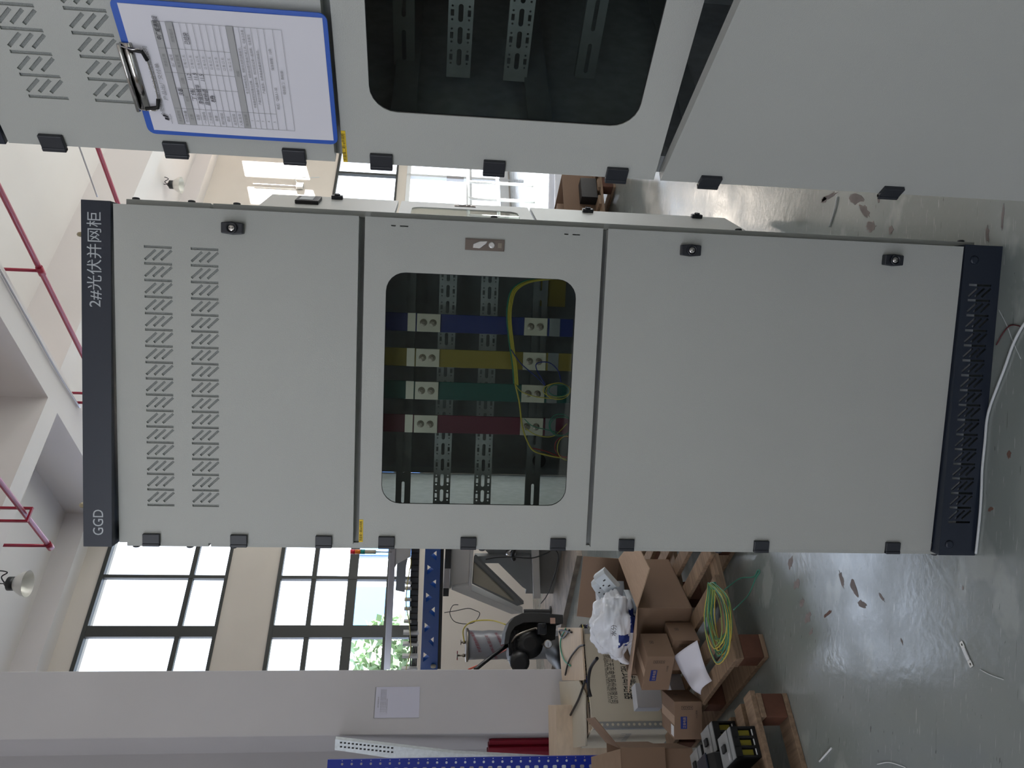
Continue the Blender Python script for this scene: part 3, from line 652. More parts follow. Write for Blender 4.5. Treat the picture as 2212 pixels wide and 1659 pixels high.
# ---- the big open carton
kA = math.radians(70); oA = (-1.04, 3.625, .151)
t = thing('open_carton', 'big open brown carton on the large pallet, flaps spread, full of parts', 'box', oA, kA)
w_, d_, h_ = .42, .385, .266; th = .005
for lo, hi in (((0, 0, 0), (w_, th, h_)), ((0, d_ - th, 0), (w_, d_, h_)), ((0, th, 0), (th, d_ - th, h_)), ((w_ - th, th, 0), (w_, d_ - th, h_)), ((0, 0, -.0), (w_, d_, .004))): obj('panel', MB().box(lo, hi), card, t)
obj('flap', MB().prism([(.0, 0, h_), (w_, 0, h_), (w_ - .05, -.155, h_ - .055), (.08, -.165, h_ - .06)], (0, -.001, .005)), cardl, t)
obj('flap', MB().prism([(0, 0, h_), (0, d_, h_), (-.15, d_ - .02, h_ + .034), (-.15, .03, h_ + .036)], (0, 0, .005)), cardl, t)
obj('flap', MB().prism([(w_, .0, h_), (w_, d_, h_), (w_ + .05, d_ + .01, h_ + .18), (w_ + .05, .02, h_ + .18)], (.004, 0, .0)), card, t)
obj('flap', MB().prism([(.0, d_ + .001, h_), (w_, d_ + .001, h_), (w_ - .02, d_ + .03, h_ - .15), (.02, d_ + .03, h_ - .15)], (0, .004, 0)), card, t)
A0 = np.array(oA); ea = np.array([math.cos(kA), math.sin(kA), 0]); eb = np.array([-ea[1], ea[0], 0])
def inA(a, b, z): return tuple(A0 + ea * a + eb * b + np.array([0, 0, z]))
def socket(label, loc, rot, n=2):
    t = thing('socket_outlet', label, 'socket', loc, 0, None, rot=rot)
    mb = MB(); mb.prism([(0, 0, 0), (.115, 0, 0), (.115, 0, .03), (.10, 0, .046), (.015, 0, .046), (0, 0, .03)], (0, .07, 0)); obj('body', mb, device, t, bevel=.002)
    h = MB(); h.box((.035, .02, .0462), (.041, .034, .0466)); h.box((.07, .02, .0462), (.076, .034, .0466)); h.box((.052, .045, .0462), (.058, .055, .0466)); obj('socket_slots', h, blk, t); return t
socket('pale grey socket outlet standing nearest the cabinet in the open carton', tuple(atd(1340, 1262, 3.80)), (math.radians(55), -.75, .15))
socket('pale grey socket outlet leaning behind the first, by the white box', tuple(atd(1331, 1283, 3.86)), (math.radians(50), -.6, .1))
carton('small_white_box', 'plain white small box between sockets and plastic bag', tuple(atd(1352, 1306, 3.90)), .5, .12, .11, .13, whitebox, 'box', marks=False, tape=False)
carton('small_printed_box', 'small box with blue and white print inside the open carton', inA(.10, .02, .20), kA + .1, .09, .08, .09, device, 'box', marks=False, tape=False)
carton('foam_filler', 'white wrapped parts filling the open carton under the bag', inA(.02, .16, .01), kA, .30, .21, .225, whitebox, 'packing', marks=False, tape=False)
from mathutils import noise
def blob(mb, c, r, seed, nu=28, nv=40, amp=.22, sq=1.0):
    c = np.array(c); vs_ = []
    for i in range(nu + 1):
        th_ = PI * i / nu
        for j in range(nv):
            ph = 2 * PI * j / nv; d = np.array([math.sin(th_) * math.cos(ph), math.sin(th_) * math.sin(ph), math.cos(th_)])
            p = Vector(d) * 2.3 + Vector((seed, 0, 0)); f = 1 + amp * noise.noise(p) + amp * .38 * abs(noise.noise(Vector((p.x * 1.3, p.y * 1.3, p.z * 2.8)))) - amp * .16 * abs(noise.noise(p * 3.0))
            vs_.append(c + d * np.array(r) * f)
    fs = [(i * nv + j, i * nv + (j + 1) % nv, (i + 1) * nv + (j + 1) % nv, (i + 1) * nv + j) for i in range(nu) for j in range(nv)]
    mb.add(vs_, fs); return vs_, fs
bc = atd(1326, 1352, 3.74)
t = thing('plastic_bag', 'crumpled white plastic bag with blue print on the open carton', 'bag', tuple(bc))
mb = MB(); v_, f_ = blob(mb, (0, 0, 0), (.150, .105, .108), 3.1, 60, 84, .24); bag = obj('bag_skin', mb, bagm, t, smooth=True)
sel = MB()
for f in f_:
    c = np.mean([v_[i] for i in f], axis=0)
    if c[1] < -.02 and ((-.075 < c[0] < -.015 and -.055 < c[2] < .0 and noise.noise(Vector(c) * 25) > -.2) or (-.01 < c[0] < .09 and -.105 < c[2] < -.06)): sel.add([np.array(v_[i]) * 1.012 for i in f], [(0, 1, 2, 3)])
obj('blue_print', sel, inkblue, t)
mb = MB(); q = textmesh('水分', .022, -.01, .02); mb.add([(x, -.128, z) for x, y, z in q.v], q.f); obj('lettering', mb, inkb, t)
mb = MB(); mb.tube(smooth_path([(-.12, -.02, -.02), (-.155, -.03, -.04), (-.175, -.02, -.075)]), [.03, .028, .026, .024, .02, .018, .016, .015, .013, .012, .01, .008, .006], 10); obj('bag_tail', mb, bagm, t, smooth=True)

# white cartons and the curled paper
carton('white_carton', 'greyish white rounded carton leaning on the lettered crate', tuple(flo(1432, 1528, .15) + np.array([0, 0, .001])), math.radians(35), .125, .09, .135, whitebox, 'box', marks=False, tape=False)
t = carton('white_carton', 'flat white carton with a blue end, between the small cartons', tuple(flo(1484, 1494, .15) + np.array([0, .02, .001])), math.radians(60), .16, .06, .07, whitebox, 'box', marks=False, tape=False)
obj('blue_end', MB().box((-.0008, 0, 0), (0, .06, .018)), inkblue, t)
L_ = [(1456, 1418, .275), (1470, 1448, .235), (1484, 1472, .20), (1497, 1490, .205), (1514, 1501, .175)]
R_ = [(1506, 1383, .215), (1514, 1412, .20), (1521, 1435, .18), (1529, 1455, .168), (1538, 1471, .156)]
g = []
for k in range(7):
    s_ = k / 6; row = []
    for a, b in zip(L_, R_): pa = flo(*a[:2], a[2]); pb = flo(*b[:2], b[2]); q = pa * (1 - s_) + pb * s_; q[2] += .018 * math.sin(PI * s_) * (1 if a[2] < .21 else .3); row.append(q)
    g.append(smooth_path(row, 4))
mb = MB(); m_ = len(g[0])
for r_ in g: mb.v += [tuple(float(c) for c in q) for q in r_]
mb.f = [(i * m_ + j, i * m_ + j + 1, (i + 1) * m_ + j + 1, (i + 1) * m_ + j) for i in range(6) for j in range(m_ - 1)]
ps = tag(obj('paper_sheet', mb, paper, smooth=True), 'curled white printed sheet lying over the pallet beside the small cartons', 'paper')
x = ps.modifiers.new('s', 'SOLIDIFY'); x.thickness = .0006

# ------------------------------------------------------------ the lettered crate and what lies behind it
cr0 = np.array([-1.873, 4.231, 0]); crz = math.radians(38.9); cx_ = np.array([math.cos(crz), math.sin(crz), 0]); cn_ = np.array([-cx_[1], cx_[0], 0])
t = thing('lettered_crate', 'cream board crate printed with upside-down Chinese breaker lettering', 'crate', tuple(cr0), crz)
W_, D_, H_ = .56, .42, .478
obj('front_board', MB().box((0, 0, .001), (W_, .012, H_)), cream, t, bevel=.001)
obj('side_board', MB().box((0, .0125, .001), (.012, D_, H_)), cream, t); obj('side_board', MB().box((W_ - .012, .0125, .001), (W_, D_, H_)), cream, t)
obj('back_board', MB().box((.012, D_ - .012, .001), (W_ - .012, D_, H_)), cream, t); obj('inner_lid', MB().box((.0125, .11, .474), (W_ - .013, D_ - .013, .484)), ply, t)
obj('divider', MB().box((.0125, .10, .02), (W_ - .013, .109, .484)), ply, t)
for lo, hi in (((-.001, -.0022, .02), (.032, -.0002, H_ - .002)), ((-.0022, -.001, .02), (-.0002, .03, H_ - .002)), ((W_ - .031, -.0022, .4), (W_, -.0002, H_))): obj('corner_strip', MB().box(lo, hi), machg, t)
for k in range(15): obj('rivet', cyl(.0075, .0012, (.016, -.0022, .04 + k * .030), (0, -1, 0), 12), cream, t)
for k in range(15): obj('rivet', cyl(.0065, .0012, (-.0022, .014, .04 + k * .030), (-1, 0, 0), 12), machg, t)
def crl(x, y):
    q = hit(x, y, cr0, cn_) - cr0; return q @ cx_, q[2]
def uptext(s, p_start, p_end, h):
    (xa, za), (xb, zb) = crl(*p_start), crl(*p_end); q = textmesh(s, h, 0, 0, width=abs(xa - xb))
    return MB().add([(xa - x, -.0008 - .0004, za - z) for x, y, z in q.v], q.f)
za = crl(1360, 1470)
obj('lettering', uptext('万能式断路器', (1341, 1424), (1345, 1510), .068), inkb, t)
obj('lettering', uptext('浙江天正电气股份有限公司', (1309, 1414), (1316, 1519), .038), inkb, t)
obj('lettering', uptext('ZHEJIANG TENGEN ELECTRIC CO.,LTD.', (1303, 1414), (1309, 1519), .014), inkb, t)
mb = MB()
for k in range(14): mb.box((-.0005, .12 + .012 * k, .24), (-.0001, .124 + .012 * k, .24 + .03 + .03 * (k % 3 == 0)))
obj('shipping_label', mb, inkg, t)
obj('top_batten', MB().box((.0, -.0, H_ + .0005), (W_, .022, H_ + .006)), cream, t)
rnd = random.Random(5); wires = []
for k in range(34):
    x0 = rnd.uniform(.03, .4); n_ = 5; pts = [(x0 + (rnd.uniform(.05, .13)) * j, .045 + rnd.uniform(-.01, .055), H_ - .045 + rnd.uniform(0, .06)) for j in range(n_)]
    pts = [(min(x, .6), y, z) for x, y, z in pts]
    wires.append((pts, [wbk, wbk, wbk, wb, wy][k % 5], .0022))
t2 = thing('wire_offcuts', 'tangle of black, blue and yellow wire offcuts along the crate rim', 'wires', tuple(cr0), crz)
for pts, m_, r_ in wires: obj('wire', MB().tube(smooth_path(pts, 4), r_, 5), m_, t2, smooth=True)
def cable(label, pts3, r_, m_, name='cable', cat='cable', n=7, k=6):
    o = obj(name, MB().tube(smooth_path(pts3, k), r_, n), m_, smooth=True); return tag(o, label, cat)
cable('thick black cable end lying over the crate lettering', [flo(x, y, z) for x, y, z in ((1290, 1422, .505), (1275, 1445, .51), (1271, 1480, .505), (1276, 1505, .495))], .009, wbk)
cable('long black cable looping across the pale board behind the crate', [flo(x, y, z) for x, y, z in ((1264, 1470, .518), (1250, 1510, .516), (1232, 1545, .516), (1220, 1572, .516), (1219, 1600, .516))], .007, wbk)
cable('black cable bridging the plywood and the crate', [flo(x, y, z) for x, y, z in ((1230, 1361, .517), (1216, 1378, .515), (1209, 1362, .515), (1235, 1366, .515))], .006, wbk)
cable('black cable rising from plywood into the wire tangle', [flo(x, y, z) for x, y, z in ((1221, 1458, .516), (1230, 1425, .516), (1250, 1398, .516), (1262, 1394, .516))], .006, wbk)
cable('teal thin hose hanging down the plywood behind the crate', [flo(x, y, z) for x, y, z in ((1222, 1358, .514), (1212, 1378, .513), (1211, 1400, .513), (1218, 1425, .513), (1232, 1438, .513))], .005, wg)
def slab(name, label, cat, pts, z, down, m_, **k):
    P = [flo(x, y, z) for x, y in pts]; c = P[0].copy(); o = obj(name, MB().prism([tuple(p - c) for p in P], (0, 0, -down)), m_, loc=tuple(c), bevel=.002); return tag(o, label, cat)
slab('plywood_sheet', 'plywood sheet with nail marks lying across the lettered crate', 'board', ((1205, 1356), (1254, 1356), (1262, 1470), (1214, 1470)), .505, .012, ply)
slab('pale_board', 'grey white board lying on the lettered crate under the black cable', 'board', ((1207, 1472), (1250, 1470), (1262, 1500), (1264, 1612), (1220, 1618), (1210, 1540)), .505, .012, cream)
slab('plank_stack', 'pale plank topped stack at the foot of the column, by the blue rack post', 'planks', ((1184, 1523), (1201, 1523), (1203, 1640), (1186, 1640)), .605, .604, ply)

# ------------------------------------------------------------ coil of earth wire and floor litter
t = thing('wire_coil', 'coil of yellow and green earth wire draped on the pallet edge', 'wire coil', (-.975, 3.205, .155))
rnd = random.Random(11)
def coilpt(a, rx_, ry_, h, off): return (math.cos(a) * rx_ + off[0], math.sin(a) * ry_ + off[1], h)
ang_ = math.radians(28)
for k in range(17):
    rx_, ry_ = rnd.uniform(.115, .165), rnd.uniform(.075, .15); off = (.0, rnd.uniform(-.012, .012)); z = .006 + k * .0022; pts = []
    for i in range(28):
        a = 2 * PI * i / 28; px, py = math.cos(a) * rx_ + .16 - rx_, math.sin(a) * ry_ * (1 - .75 * max(0, math.cos(a)) ** 2) + off[1]
        z_ = z + .012 * abs(math.cos(a)) ** 6
        pts.append((px * math.cos(ang_) - py * math.sin(ang_), px * math.sin(ang_) + py * math.cos(ang_), z_))
    obj('strand', MB().tube(pts, .0021, 5, True), (wy, wg, wyg)[k % 3], t, smooth=True)
kx, ky = .15 * math.cos(ang_), .15 * math.sin(ang_)
obj('tie', MB().lathe([(.012, -.014), (.016, 0), (.012, .014)], (kx, ky, .026), (math.cos(ang_), math.sin(ang_), 0), 10), wg, t, smooth=True)
c0 = np.array([-.975, 3.205, .155])
tl = [flo(x, y, z) - c0 for x, y, z in ((1556, 1282, .17), (1580, 1262, .10), (1600, 1249, .03), (1628, 1246, .004), (1637, 1232, .004), (1641, 1236, .004), (1632, 1250, .004), (1618, 1283, .02), (1600, 1303, .09), (1585, 1317, .165))]
obj('loose_end', MB().tube(smooth_path(tl), .0026, 6), wg, t, smooth=True)
def litter(name, label, cat, px, r_, m_, z=.003, n=6): 
    return tag(obj(name, MB().tube(smooth_path([flo(x, y, z) for x, y in px], 5), r_, n), m_, smooth=True), label, cat)
litter('white_cable', 'white cable curving over the floor along the plinth of the middle cabinet', 'cable', ((2230, 680), (2208, 706), (2188, 745), (2170, 795), (2152, 842), (2138, 880), (2131, 912), (2128, 950), (2122, 1010), (2120, 1060), (2117, 1110), (2112, 1160), (2108, 1196)), .0034, wwh, .0045, 8)
litter('thin_string', 'thin pale string on the floor crossing the red tipped wire', 'string', ((2157, 668), (2175, 703), (2187, 735), (2205, 775)), .0009, wwh, .001)
litter('wire_offcut', 'short dark wire with a red tip near the white cable', 'wire', ((2152, 745), (2165, 722), (2178, 706), (2190, 702), (2208, 706)), .0016, mat('dark_red_wire', (84, 28, 32), .5), .0025)
litter('cable_tie', 'white strip on the floor near the lower photo edge', 'strip', ((1770, 1645), (1796, 1616)), .003, whb, .0035)
litter('cable_tie', 'thin white strip just beyond the metal bracket', 'strip', ((2117, 1446), (2140, 1458), (2168, 1468)), .0012, whb, .002)
litter('cable_tie', 'bent white strip at the right photo edge by the dark pallet side', 'strip', ((1895, 1651), (1920, 1647), (1948, 1655), (1957, 1659)), .0014, whb, .002)
litter('white_straw', 'long white straw on the bright floor between the two cabinets', 'strip', ((1808, 424), (1803, 452), (1791, 490)), .0028, whb, .0035)
P = [flo(x, y, .001) for x, y in ((2076, 1386), (2100, 1441))]; c = P[0]; d = P[1] - P[0]; ln = np.linalg.norm(d)
t = thing('metal_bracket', 'small tinned metal strap with two end holes lying on the floor', 'bracket', tuple(c), math.atan2(d[1], d[0]))
lug = flatmesh(rrect(0, -.0075, .018, .0075, .003, 3), [circ(.008, 0, .0035, 10)], .0015)
obj('lug', MB().add([(x, z, y) for x, y, z in lug.v], lug.f), tin, t); obj('lug', MB().add([(ln - x, z, y) for x, y, z in lug.v], lug.f), tin, t)
obj('strap', MB().box((.018, -.006, .0), (ln - .018, .006, .0035)), whb, t, bevel=.001)
fl = bpy.data.objects['floor']; rnd = random.Random(3)
def stain(x, y, a, b, ang, m_=brown):
    pts = []
    for k in range(18):
        t_ = 2 * PI * k / 18; r_ = rnd.uniform(.55, 1.1); px, py = a * r_ * math.cos(t_), b * r_ * math.sin(t_)
        pts.append(flo(x + px * math.cos(ang) - py * math.sin(ang), y + px * math.sin(ang) + py * math.cos(ang), 0))
    obj('bare_patch', MB().prism([tuple(p) for p in pts], (0, 0, .0006)), m_, fl)
for a in ((1790, 425, 22, 5, 2.6), (1780, 432, 6, 8, .5), (1848, 430, 18, 12, .3), (1868, 455, 20, 8, .9), (1882, 490, 12, 14, 1.2), (1925, 497, 6, 10, .1), (2166, 470, 3, 34, .08), (2133, 505, 5, 20, 0), (1898, 432, 3, 8, 0), (1708, 1215, 6, 16, .2), (1722, 1262, 7, 12, .3), (1733, 1302, 5, 12, .2),
          (1745, 1335, 7, 14, .3), (1752, 1365, 4, 9, .3), (1845, 1270, 7, 26, -.35), (1862, 1305, 12, 8, .8), (1818, 1250, 4, 22, -.25), (1905, 1290, 3, 12, -.6), (1948, 1385, 2, 9, -.3), (2080, 1270, 2, 5, 0)): stain(*a)
for a in ((1787, 1327, 14, 4, 2.4, ), (2180, 982, 5, 9, 0), (2140, 1100, 9, 4, 2.5)): stain(*a, m_=rust)

# ------------------------------------------------------------ against the column: rack post, trunking, red channels, notice
def planeframe(name, label, cat, px, Yd, az):
    p = atd(*px, Yd); t = thing(name, label, cat, (p[0], p[1], 0), az); u = np.array([math.cos(az), math.sin(az), 0]); n = np.array([-u[1], u[0], 0]); o = np.array([p[0], p[1], 0])
    def loc(x, y):
        q = hit(x, y, o, n) - o; return (q @ u, q[2])
    return t, loc
t, lc = planeframe('rack_post', 'tall blue perforated steel rack post at the lower photo edge', 'shelving', (1000, 1636), 4.25, math.radians(22))
zt = lc(708, 1640)[1]; hs = []
for k in range(36):
    z = .06 + k * .0505
    if z < zt - .04: hs += [rrect(-.03, z, -.018, z + .012, .005, 3), rrect(-.062, z + .01, -.045, z + .034, .006, 3), circ(-.0075, z + .006, .003, 6)]
m1 = flatmesh(rect(-.1, .002, -.001, zt), hs, .003); m1.box((-.004, .003, .002), (-.001, .05, zt)); m1.box((-.1, .003, .002), (-.097, .05, zt))
obj('upright', m1, bluer, t); obj('foot', MB().box((-.11, -.01, 0), (.01, .06, .002)), bluer, t)
t, lc = planeframe('cable_trunking', 'perforated galvanised cable trunking leaning beside the column', 'trunking', (900, 1615), 4.95, 0)
pts = [lc(724, 1597), lc(723, 1620), lc(895, 1645), lc(1230, 1668), lc(1230, 1640), lc(980, 1627)]
obj('base', MB().prism([(a, 0, b) for a, b in pts], (0, .04, 0)), galv, t); mb = MB()
for k in range(14):
    for dy in (0, 9): 
        a, b = lc(736 + k * 8.5, 1604 + dy + k * .9); mb.box((a - .005, -.0008, b - .009), (a + .005, 0, b + .005))
o = obj('slots', mb, blk, t); o['kind'] = 'stuff'
t, lc = planeframe('red_channel', 'crimson ribbed steel channel standing by the column foot', 'steel channel', (1100, 1612), 5.12, 0)
a, b = lc(1053, 1597)[0], lc(1053, 1634)[0]; zt = lc(1053, 1612)[1]
for k in range(3): obj('rib', MB().box((b + (a - b) * k / 3 + .002, -.02 * (k % 2) - .01, 0), (b + (a - b) * (k + 1) / 3 - .004, .06, zt - .005 * k)), redd, t, bevel=.003)
obj('web', MB().box((b, .0, 0), (a, .05, zt - .02)), redd, t)
t = thing('notice_sheet', 'white notice sheet taped on the grey column', 'notice', rl(0, 5.34), ANG)
def colp(x, y): q = hit(x, y, LA * 5.338, LA); return q @ RA, q[2]
A_, B_ = colp(905, 1550), colp(811, 1484)
obj('sheet', MB().box((A_[0], -.0025, A_[1]), (B_[0], -.0015, B_[1])), mat('notice_paper', (198, 198, 214), .7), t)
mb = MB(); hgt = B_[1] - A_[1]
q = textmesh('关于规范车间', .009, (A_[0] + B_[0]) / 2, B_[1] - .03, 'CENTER'); mb.add([(x, -.003, z) for x, y, z in q.v], q.f)
for k in range(5): q = textmesh('一、各工序人员必须按照工艺要求作业完成后自检', .006, A_[0] + .02, B_[1] - .045 - k * .010, width=.16 if k < 4 else .1); mb.add([(x, -.003, z) for x, y, z in q.v], q.f)
obj('printed_text', mb, inkg, t); obj('top_strip', MB().box((A_[0], -.0032, B_[1] - .006), (B_[0], -.0026, B_[1])), inkg, t)

# ------------------------------------------------------------ the cutting machine by the windows
G0 = (1000, 1187); t, ml = planeframe('gantry_machine', 'pale grey gantry machine with a blue triangle-cut beam below the windows', 'machine', G0, 7.5, math.atan2(.649, -.761) - PI)
def mpoly(name, pts, y0, dpt, m_, par=None, bev=0, holes=()):
    P = [ml(*p) for p in pts]
    if holes:
        mb = flatmesh(P, [[ml(*q) for q in h] for h in holes], dpt)
    else: mb = MB().prism([(a, 0, b) for a, b in P], (0, dpt, 0))
    return obj(name, mb, m_, par or t, loc=(0, y0, 0), bevel=bev)
mpoly('aluminium_rail', [(844, 1150), (856, 1150), (843, 1447), (829, 1447)], .0, .05, alu, bev=.003)
mpoly('end_plate', [(846, 1150), (890, 1150), (887, 1206), (857, 1222), (845, 1243)], .02, .015, machw)
mpoly('end_plate', [(857, 1222), (884, 1208), (876, 1245), (873, 1301), (853, 1297)], .12, .01, machg)
tri = [((930, 1200), (943, 1190), (943, 1211)), ((923, 1220), (937, 1230), (923, 1241)), ((928, 1261), (942, 1252), (941, 1271)), ((920, 1280), (934, 1291), (920, 1301)), ((926, 1321), (939, 1311), (939, 1333)), ((917, 1345), (930, 1355), (917, 1366)), ((925, 1385), (937, 1376), (936, 1397)), ((915, 1409), (928, 1419), (914, 1430)), ((951 - 29, 1165), (936, 1172), (923, 1182))]
mpoly('truss_beam', [(920, 1150), (953, 1150), (945, 1447), (908, 1447)], .0, .055, bluep, holes=tri)
# slanted webs on the far face of the beam
mpoly('slide_rail', [(953, 1150), (960, 1150), (952, 1447), (945, 1447)], .01, .05, blk)
ch = thing
links = None
for k in range(17):
    y_ = 1160 + k * 13; x_ = 889 - k * .35
    a = mpoly('chain_link', [(x_, y_ + .8), (x_ + 18, y_ + .8), (x_ + 17.6, y_ + 11.5), (x_ - .2, y_ + 11.5)], -.05, .06, blk, bev=.004)
for k, y_ in enumerate((1247, 1259, 1283, 1303, 1330)): mpoly('support_arm', [(876 - k * .8, y_), (889, y_), (889, y_ + 5), (876 - k * .8, y_ + 5)], -.06, .02, machw)
for k, y_ in enumerate((1355, 1380, 1406, 1434)): mpoly('support_arm', [(872 - k * 1.2, y_), (905 - k, y_), (905 - k, y_ + 5.5), (871.5 - k * 1.2, y_ + 5.5)], -.06, .03, machw)
def mtube(name, pts, y, r_, m_, n=6): return obj(name, MB().tube(smooth_path([(ml(*p)[0], y, ml(*p)[1]) for p in pts], 5), r_, n), m_, t, smooth=True)
for dx in (0, 4, 8, 12): mtube('drag_cable', [(889 + dx, 1340), (888 + dx, 1400), (886 + dx, 1447)], -.02, .009, wbk)
mtube('yellow_air_hose', [(888, 1190), (888, 1205), (881, 1245), (878, 1290), (884, 1325), (887, 1360), (887, 1395), (880, 1420), (875, 1447)], -.08, .005, wy)
mtube('thin_cable', [(960, 1305), (985, 1301), (1010, 1296), (1025, 1300), (1036, 1308), (1020, 1328), (985, 1326), (972, 1308), (978, 1290), (990, 1288)], -.1, .004, dgrey)
obj('pressure_gauge', MB().lathe([(.03, 0), (.03, .02), (.026, .022)], (ml(936, 1437)[0], -.002, ml(936, 1437)[1]), (0, -1, 0), 18), cream, t, smooth=True)
mpoly('bellows', [(964, 1150), (976, 1150), (974, 1219), (961, 1219)], -.05, .12, blk)
mpoly('carriage', [(960, 1219), (972, 1219), (971, 1262), (958, 1262)], -.05, .12, alu, bev=.004)
mpoly('bellows', [(958, 1263), (970, 1263), (969, 1279), (957, 1279)], -.05, .12, blk)
mpoly('side_beam', [(975, 1150), (1018, 1150), (1012, 1262), (978, 1268), (971, 1279)], .02, .3, machw, bev=.005)
mpoly('side_beam_lip', [(1018, 1150), (1025, 1150), (1018, 1273), (1012, 1273)], -.02, .1, machw, bev=.003)
mpoly('slanting_leg', [(978, 1268), (1012, 1265), (1016, 1275), (1130, 1325), (1105, 1327), (975, 1274)], .0, .08, machw, bev=.003)
mpoly('gusset', [(1024, 1216), (1028, 1212), (1132, 1312), (1118, 1316), (1020, 1268)], .04, .04, machg); mpoly('gusset', [(1024, 1221), (1110, 1303), (1022, 1262)], .02, .02, cream)
mpoly('cabinet_panel', [(1025, 1150), (1149, 1150), (1154, 1325), (1132, 1312), (1028, 1212)], .25, .05, machg); mpoly('panel_post', [(1026, 1241), (1149, 1241), (1150, 1256), (1034, 1256)], .22, .04, machg, bev=.003)
mpoly('foot_beam', [(1149, 1150), (1165, 1150), (1171, 1325), (1155, 1325)], .18, .12, machw, bev=.004)
zb = ml(1165, 1187)[1]
mb = MB(); mb.box((-2.2, -.25, 0), (.25, .75, .05)); obj('oily_tray', mb, mat('oily_concrete', (176, 164, 152), .5, var=.4, vs=7), t)
obj('skirt', MB().box((-1.15, .3, .0505), (.25, .34, zb)), machg, t)
for x_ in (-1.9, -1.4): obj('levelling_foot', MB().lathe([(.06, .0505), (.06, .065), (.025, .07), (.025, zb)], (x_, .24, 0), n=14), dgrey, t, smooth=True)
for s, (x_, y_) in (('B', (1053, 1219)), ('A', (1111, 1214))):
    a, b = ml(x_, y_); q = textmesh(s, .105, a - .02, b, th=-.246); obj('lettering', q, inkred, t)
mtube('black_cable', [(1112, 1237), (1109, 1226), (1118, 1208), (1135, 1195), (1165, 1180)], .16, .022, wbk, 8)
obj('cable_collar', MB().lathe([(.05, 0), (.05, .03), (.02, .03)], (ml(1106, 1236)[0], .25, ml(1106, 1236)[1]), (0, -1, 0), 14), chrome, t, smooth=True)
mtube('thin_cable', [(1050, 1230), (1075, 1226), (1110, 1225), (1150, 1227), (1180, 1218), (1200, 1209), (1209, 1225), (1200, 1265), (1185, 1305), (1170, 1325)], .12, .006, dgrey)
a, z_ = ml(790, 1192)
def seg(nm, x0, x1, r_, m_): 
    z0, z1 = ml(x1, 1192)[1], ml(x0, 1192)[1]; obj(nm, cyl(r_, z1 - z0, (a, .0, z0), (0, 0, 1), 14), m_, t, smooth=True)
seg('red_lamp', 757, 767, .022, lamp_r); seg('orange_lamp', 767, 779, .022, lamp_o); seg('teal_lamp', 779, 788, .022, lamp_g); seg('lamp_base', 788, 812, .019, cream); seg('lamp_stem', 812, 846, .006, alu)

# ------------------------------------------------------------ compressor, wrapped cylinder
t, kl = planeframe('air_compressor', 'black piston air compressor with a belt guard and round white gauge', 'compressor', (1150, 1390), 6.2, math.radians(20))
def kp(pts): return [(kl(*p)[0], kl(*p)[1]) for p in pts]
outer = kp([(1086, 1392), (1089, 1368), (1096, 1348), (1108, 1334), (1125, 1326), (1150, 1325), (1211, 1330), (1211, 1349), (1150, 1346), (1128, 1347), (1110, 1355), (1101, 1368), (1096, 1392)])
obj('belt_guard', MB().prism([(a, -.12, b) for a, b in outer], (0, .3, 0)), dgrey, t, bevel=.004)
obj('guard_plate', MB().prism([(a, .14, b) for a, b in kp([(1092, 1390), (1100, 1352), (1125, 1335), (1208, 1338), (1205, 1380), (1150, 1400)])], (0, .02, 0)), rubber, t)
def kc(px, py): return kl(px, py)
a, b = kc(1108, 1388)
for k in range(9):
    z = kl(1098 + k * 2.6, 1388)[1]; obj('cooling_fin', MB().box((a - .1, -.1, z), (a + .09, .09, z + .005)), rubber, t)
z0 = kl(1124, 1388)[1]; z1 = kl(1097, 1388)[1]; obj('cylinder_block', MB().box((a - .08, -.08, z0 - .05), (a + .07, .07, z1)), rubber, t, bevel=.01)
a2, b2 = kc(1140, 1392); obj('crankcase', MB().lathe([(.05, -.14), (.11, -.10), (.115, .1), (.06, .14)], (a2, 0, b2), (0, 1, 0), 22), rubber, t, smooth=True)
a3, b3 = kc(1118, 1420); obj('motor', MB().lathe([(.05, -.19), (.075, -.17), (.08, .12), (.05, .14)], (a3, 0, b3), (.25, 1, 0), 22), rubber, t, smooth=True)
for k in range(10): an = 2 * PI * k / 10; obj('motor_rib', MB().box((a3 + .078 * math.cos(an) - .002, -.12, b3 + .078 * math.sin(an) - .006), (a3 + .078 * math.cos(an) + .002, .1, b3 + .078 * math.sin(an) + .006)), rubber, t)
a4, b4 = kc(1190, 1425); obj('air_tank', MB().lathe([(.02, -.40), (.10, -.37), (.13, -.30), (.13, .34), (.10, .40), (.02, .42)], (a4 + .02, .12, .27), (.15, 1, 0), 26), rubber, t, smooth=True)
for x in (-.08, .10): obj('foot', MB().box((a4 + x - .02, -.1, 0), (a4 + x + .02, .3, .19)), rubber, t)
a5, b5 = kc(1175, 1393); obj('pressure_gauge', MB().lathe([(.032, 0), (.032, .03), (.028, .033)], (a5, -.20, b5), (0, -1, 0), 20), steel, t, smooth=True); obj('gauge_dial', cyl(.027, .002, (a5, -.2335, b5), (0, -1, 0), 20), dial, t)
obj('gauge_needle', MB().box((a5 - .018, -.237, b5 - .001), (a5 + .012, -.236, b5 + .002)), blk, t); obj('gauge_pipe', MB().tube([(a5, -.2, b5), (a5, -.1, b5 + .03), (a5, -.05, b5 + .05)], .008, 8), steel, t, smooth=True)
a6, b6 = kc(1165, 1360); obj('pressure_switch', MB().box((a6 - .045, -.2, b6 - .03), (a6 + .04, -.11, b6 + .035)), plas, t, bevel=.008); obj('knob', MB().lathe([(.018, 0), (.018, .012), (.010, .012)], (a6 + .02, -.2, b6 - .005), (0, -1, 0), 14), rubber, t, smooth=True)
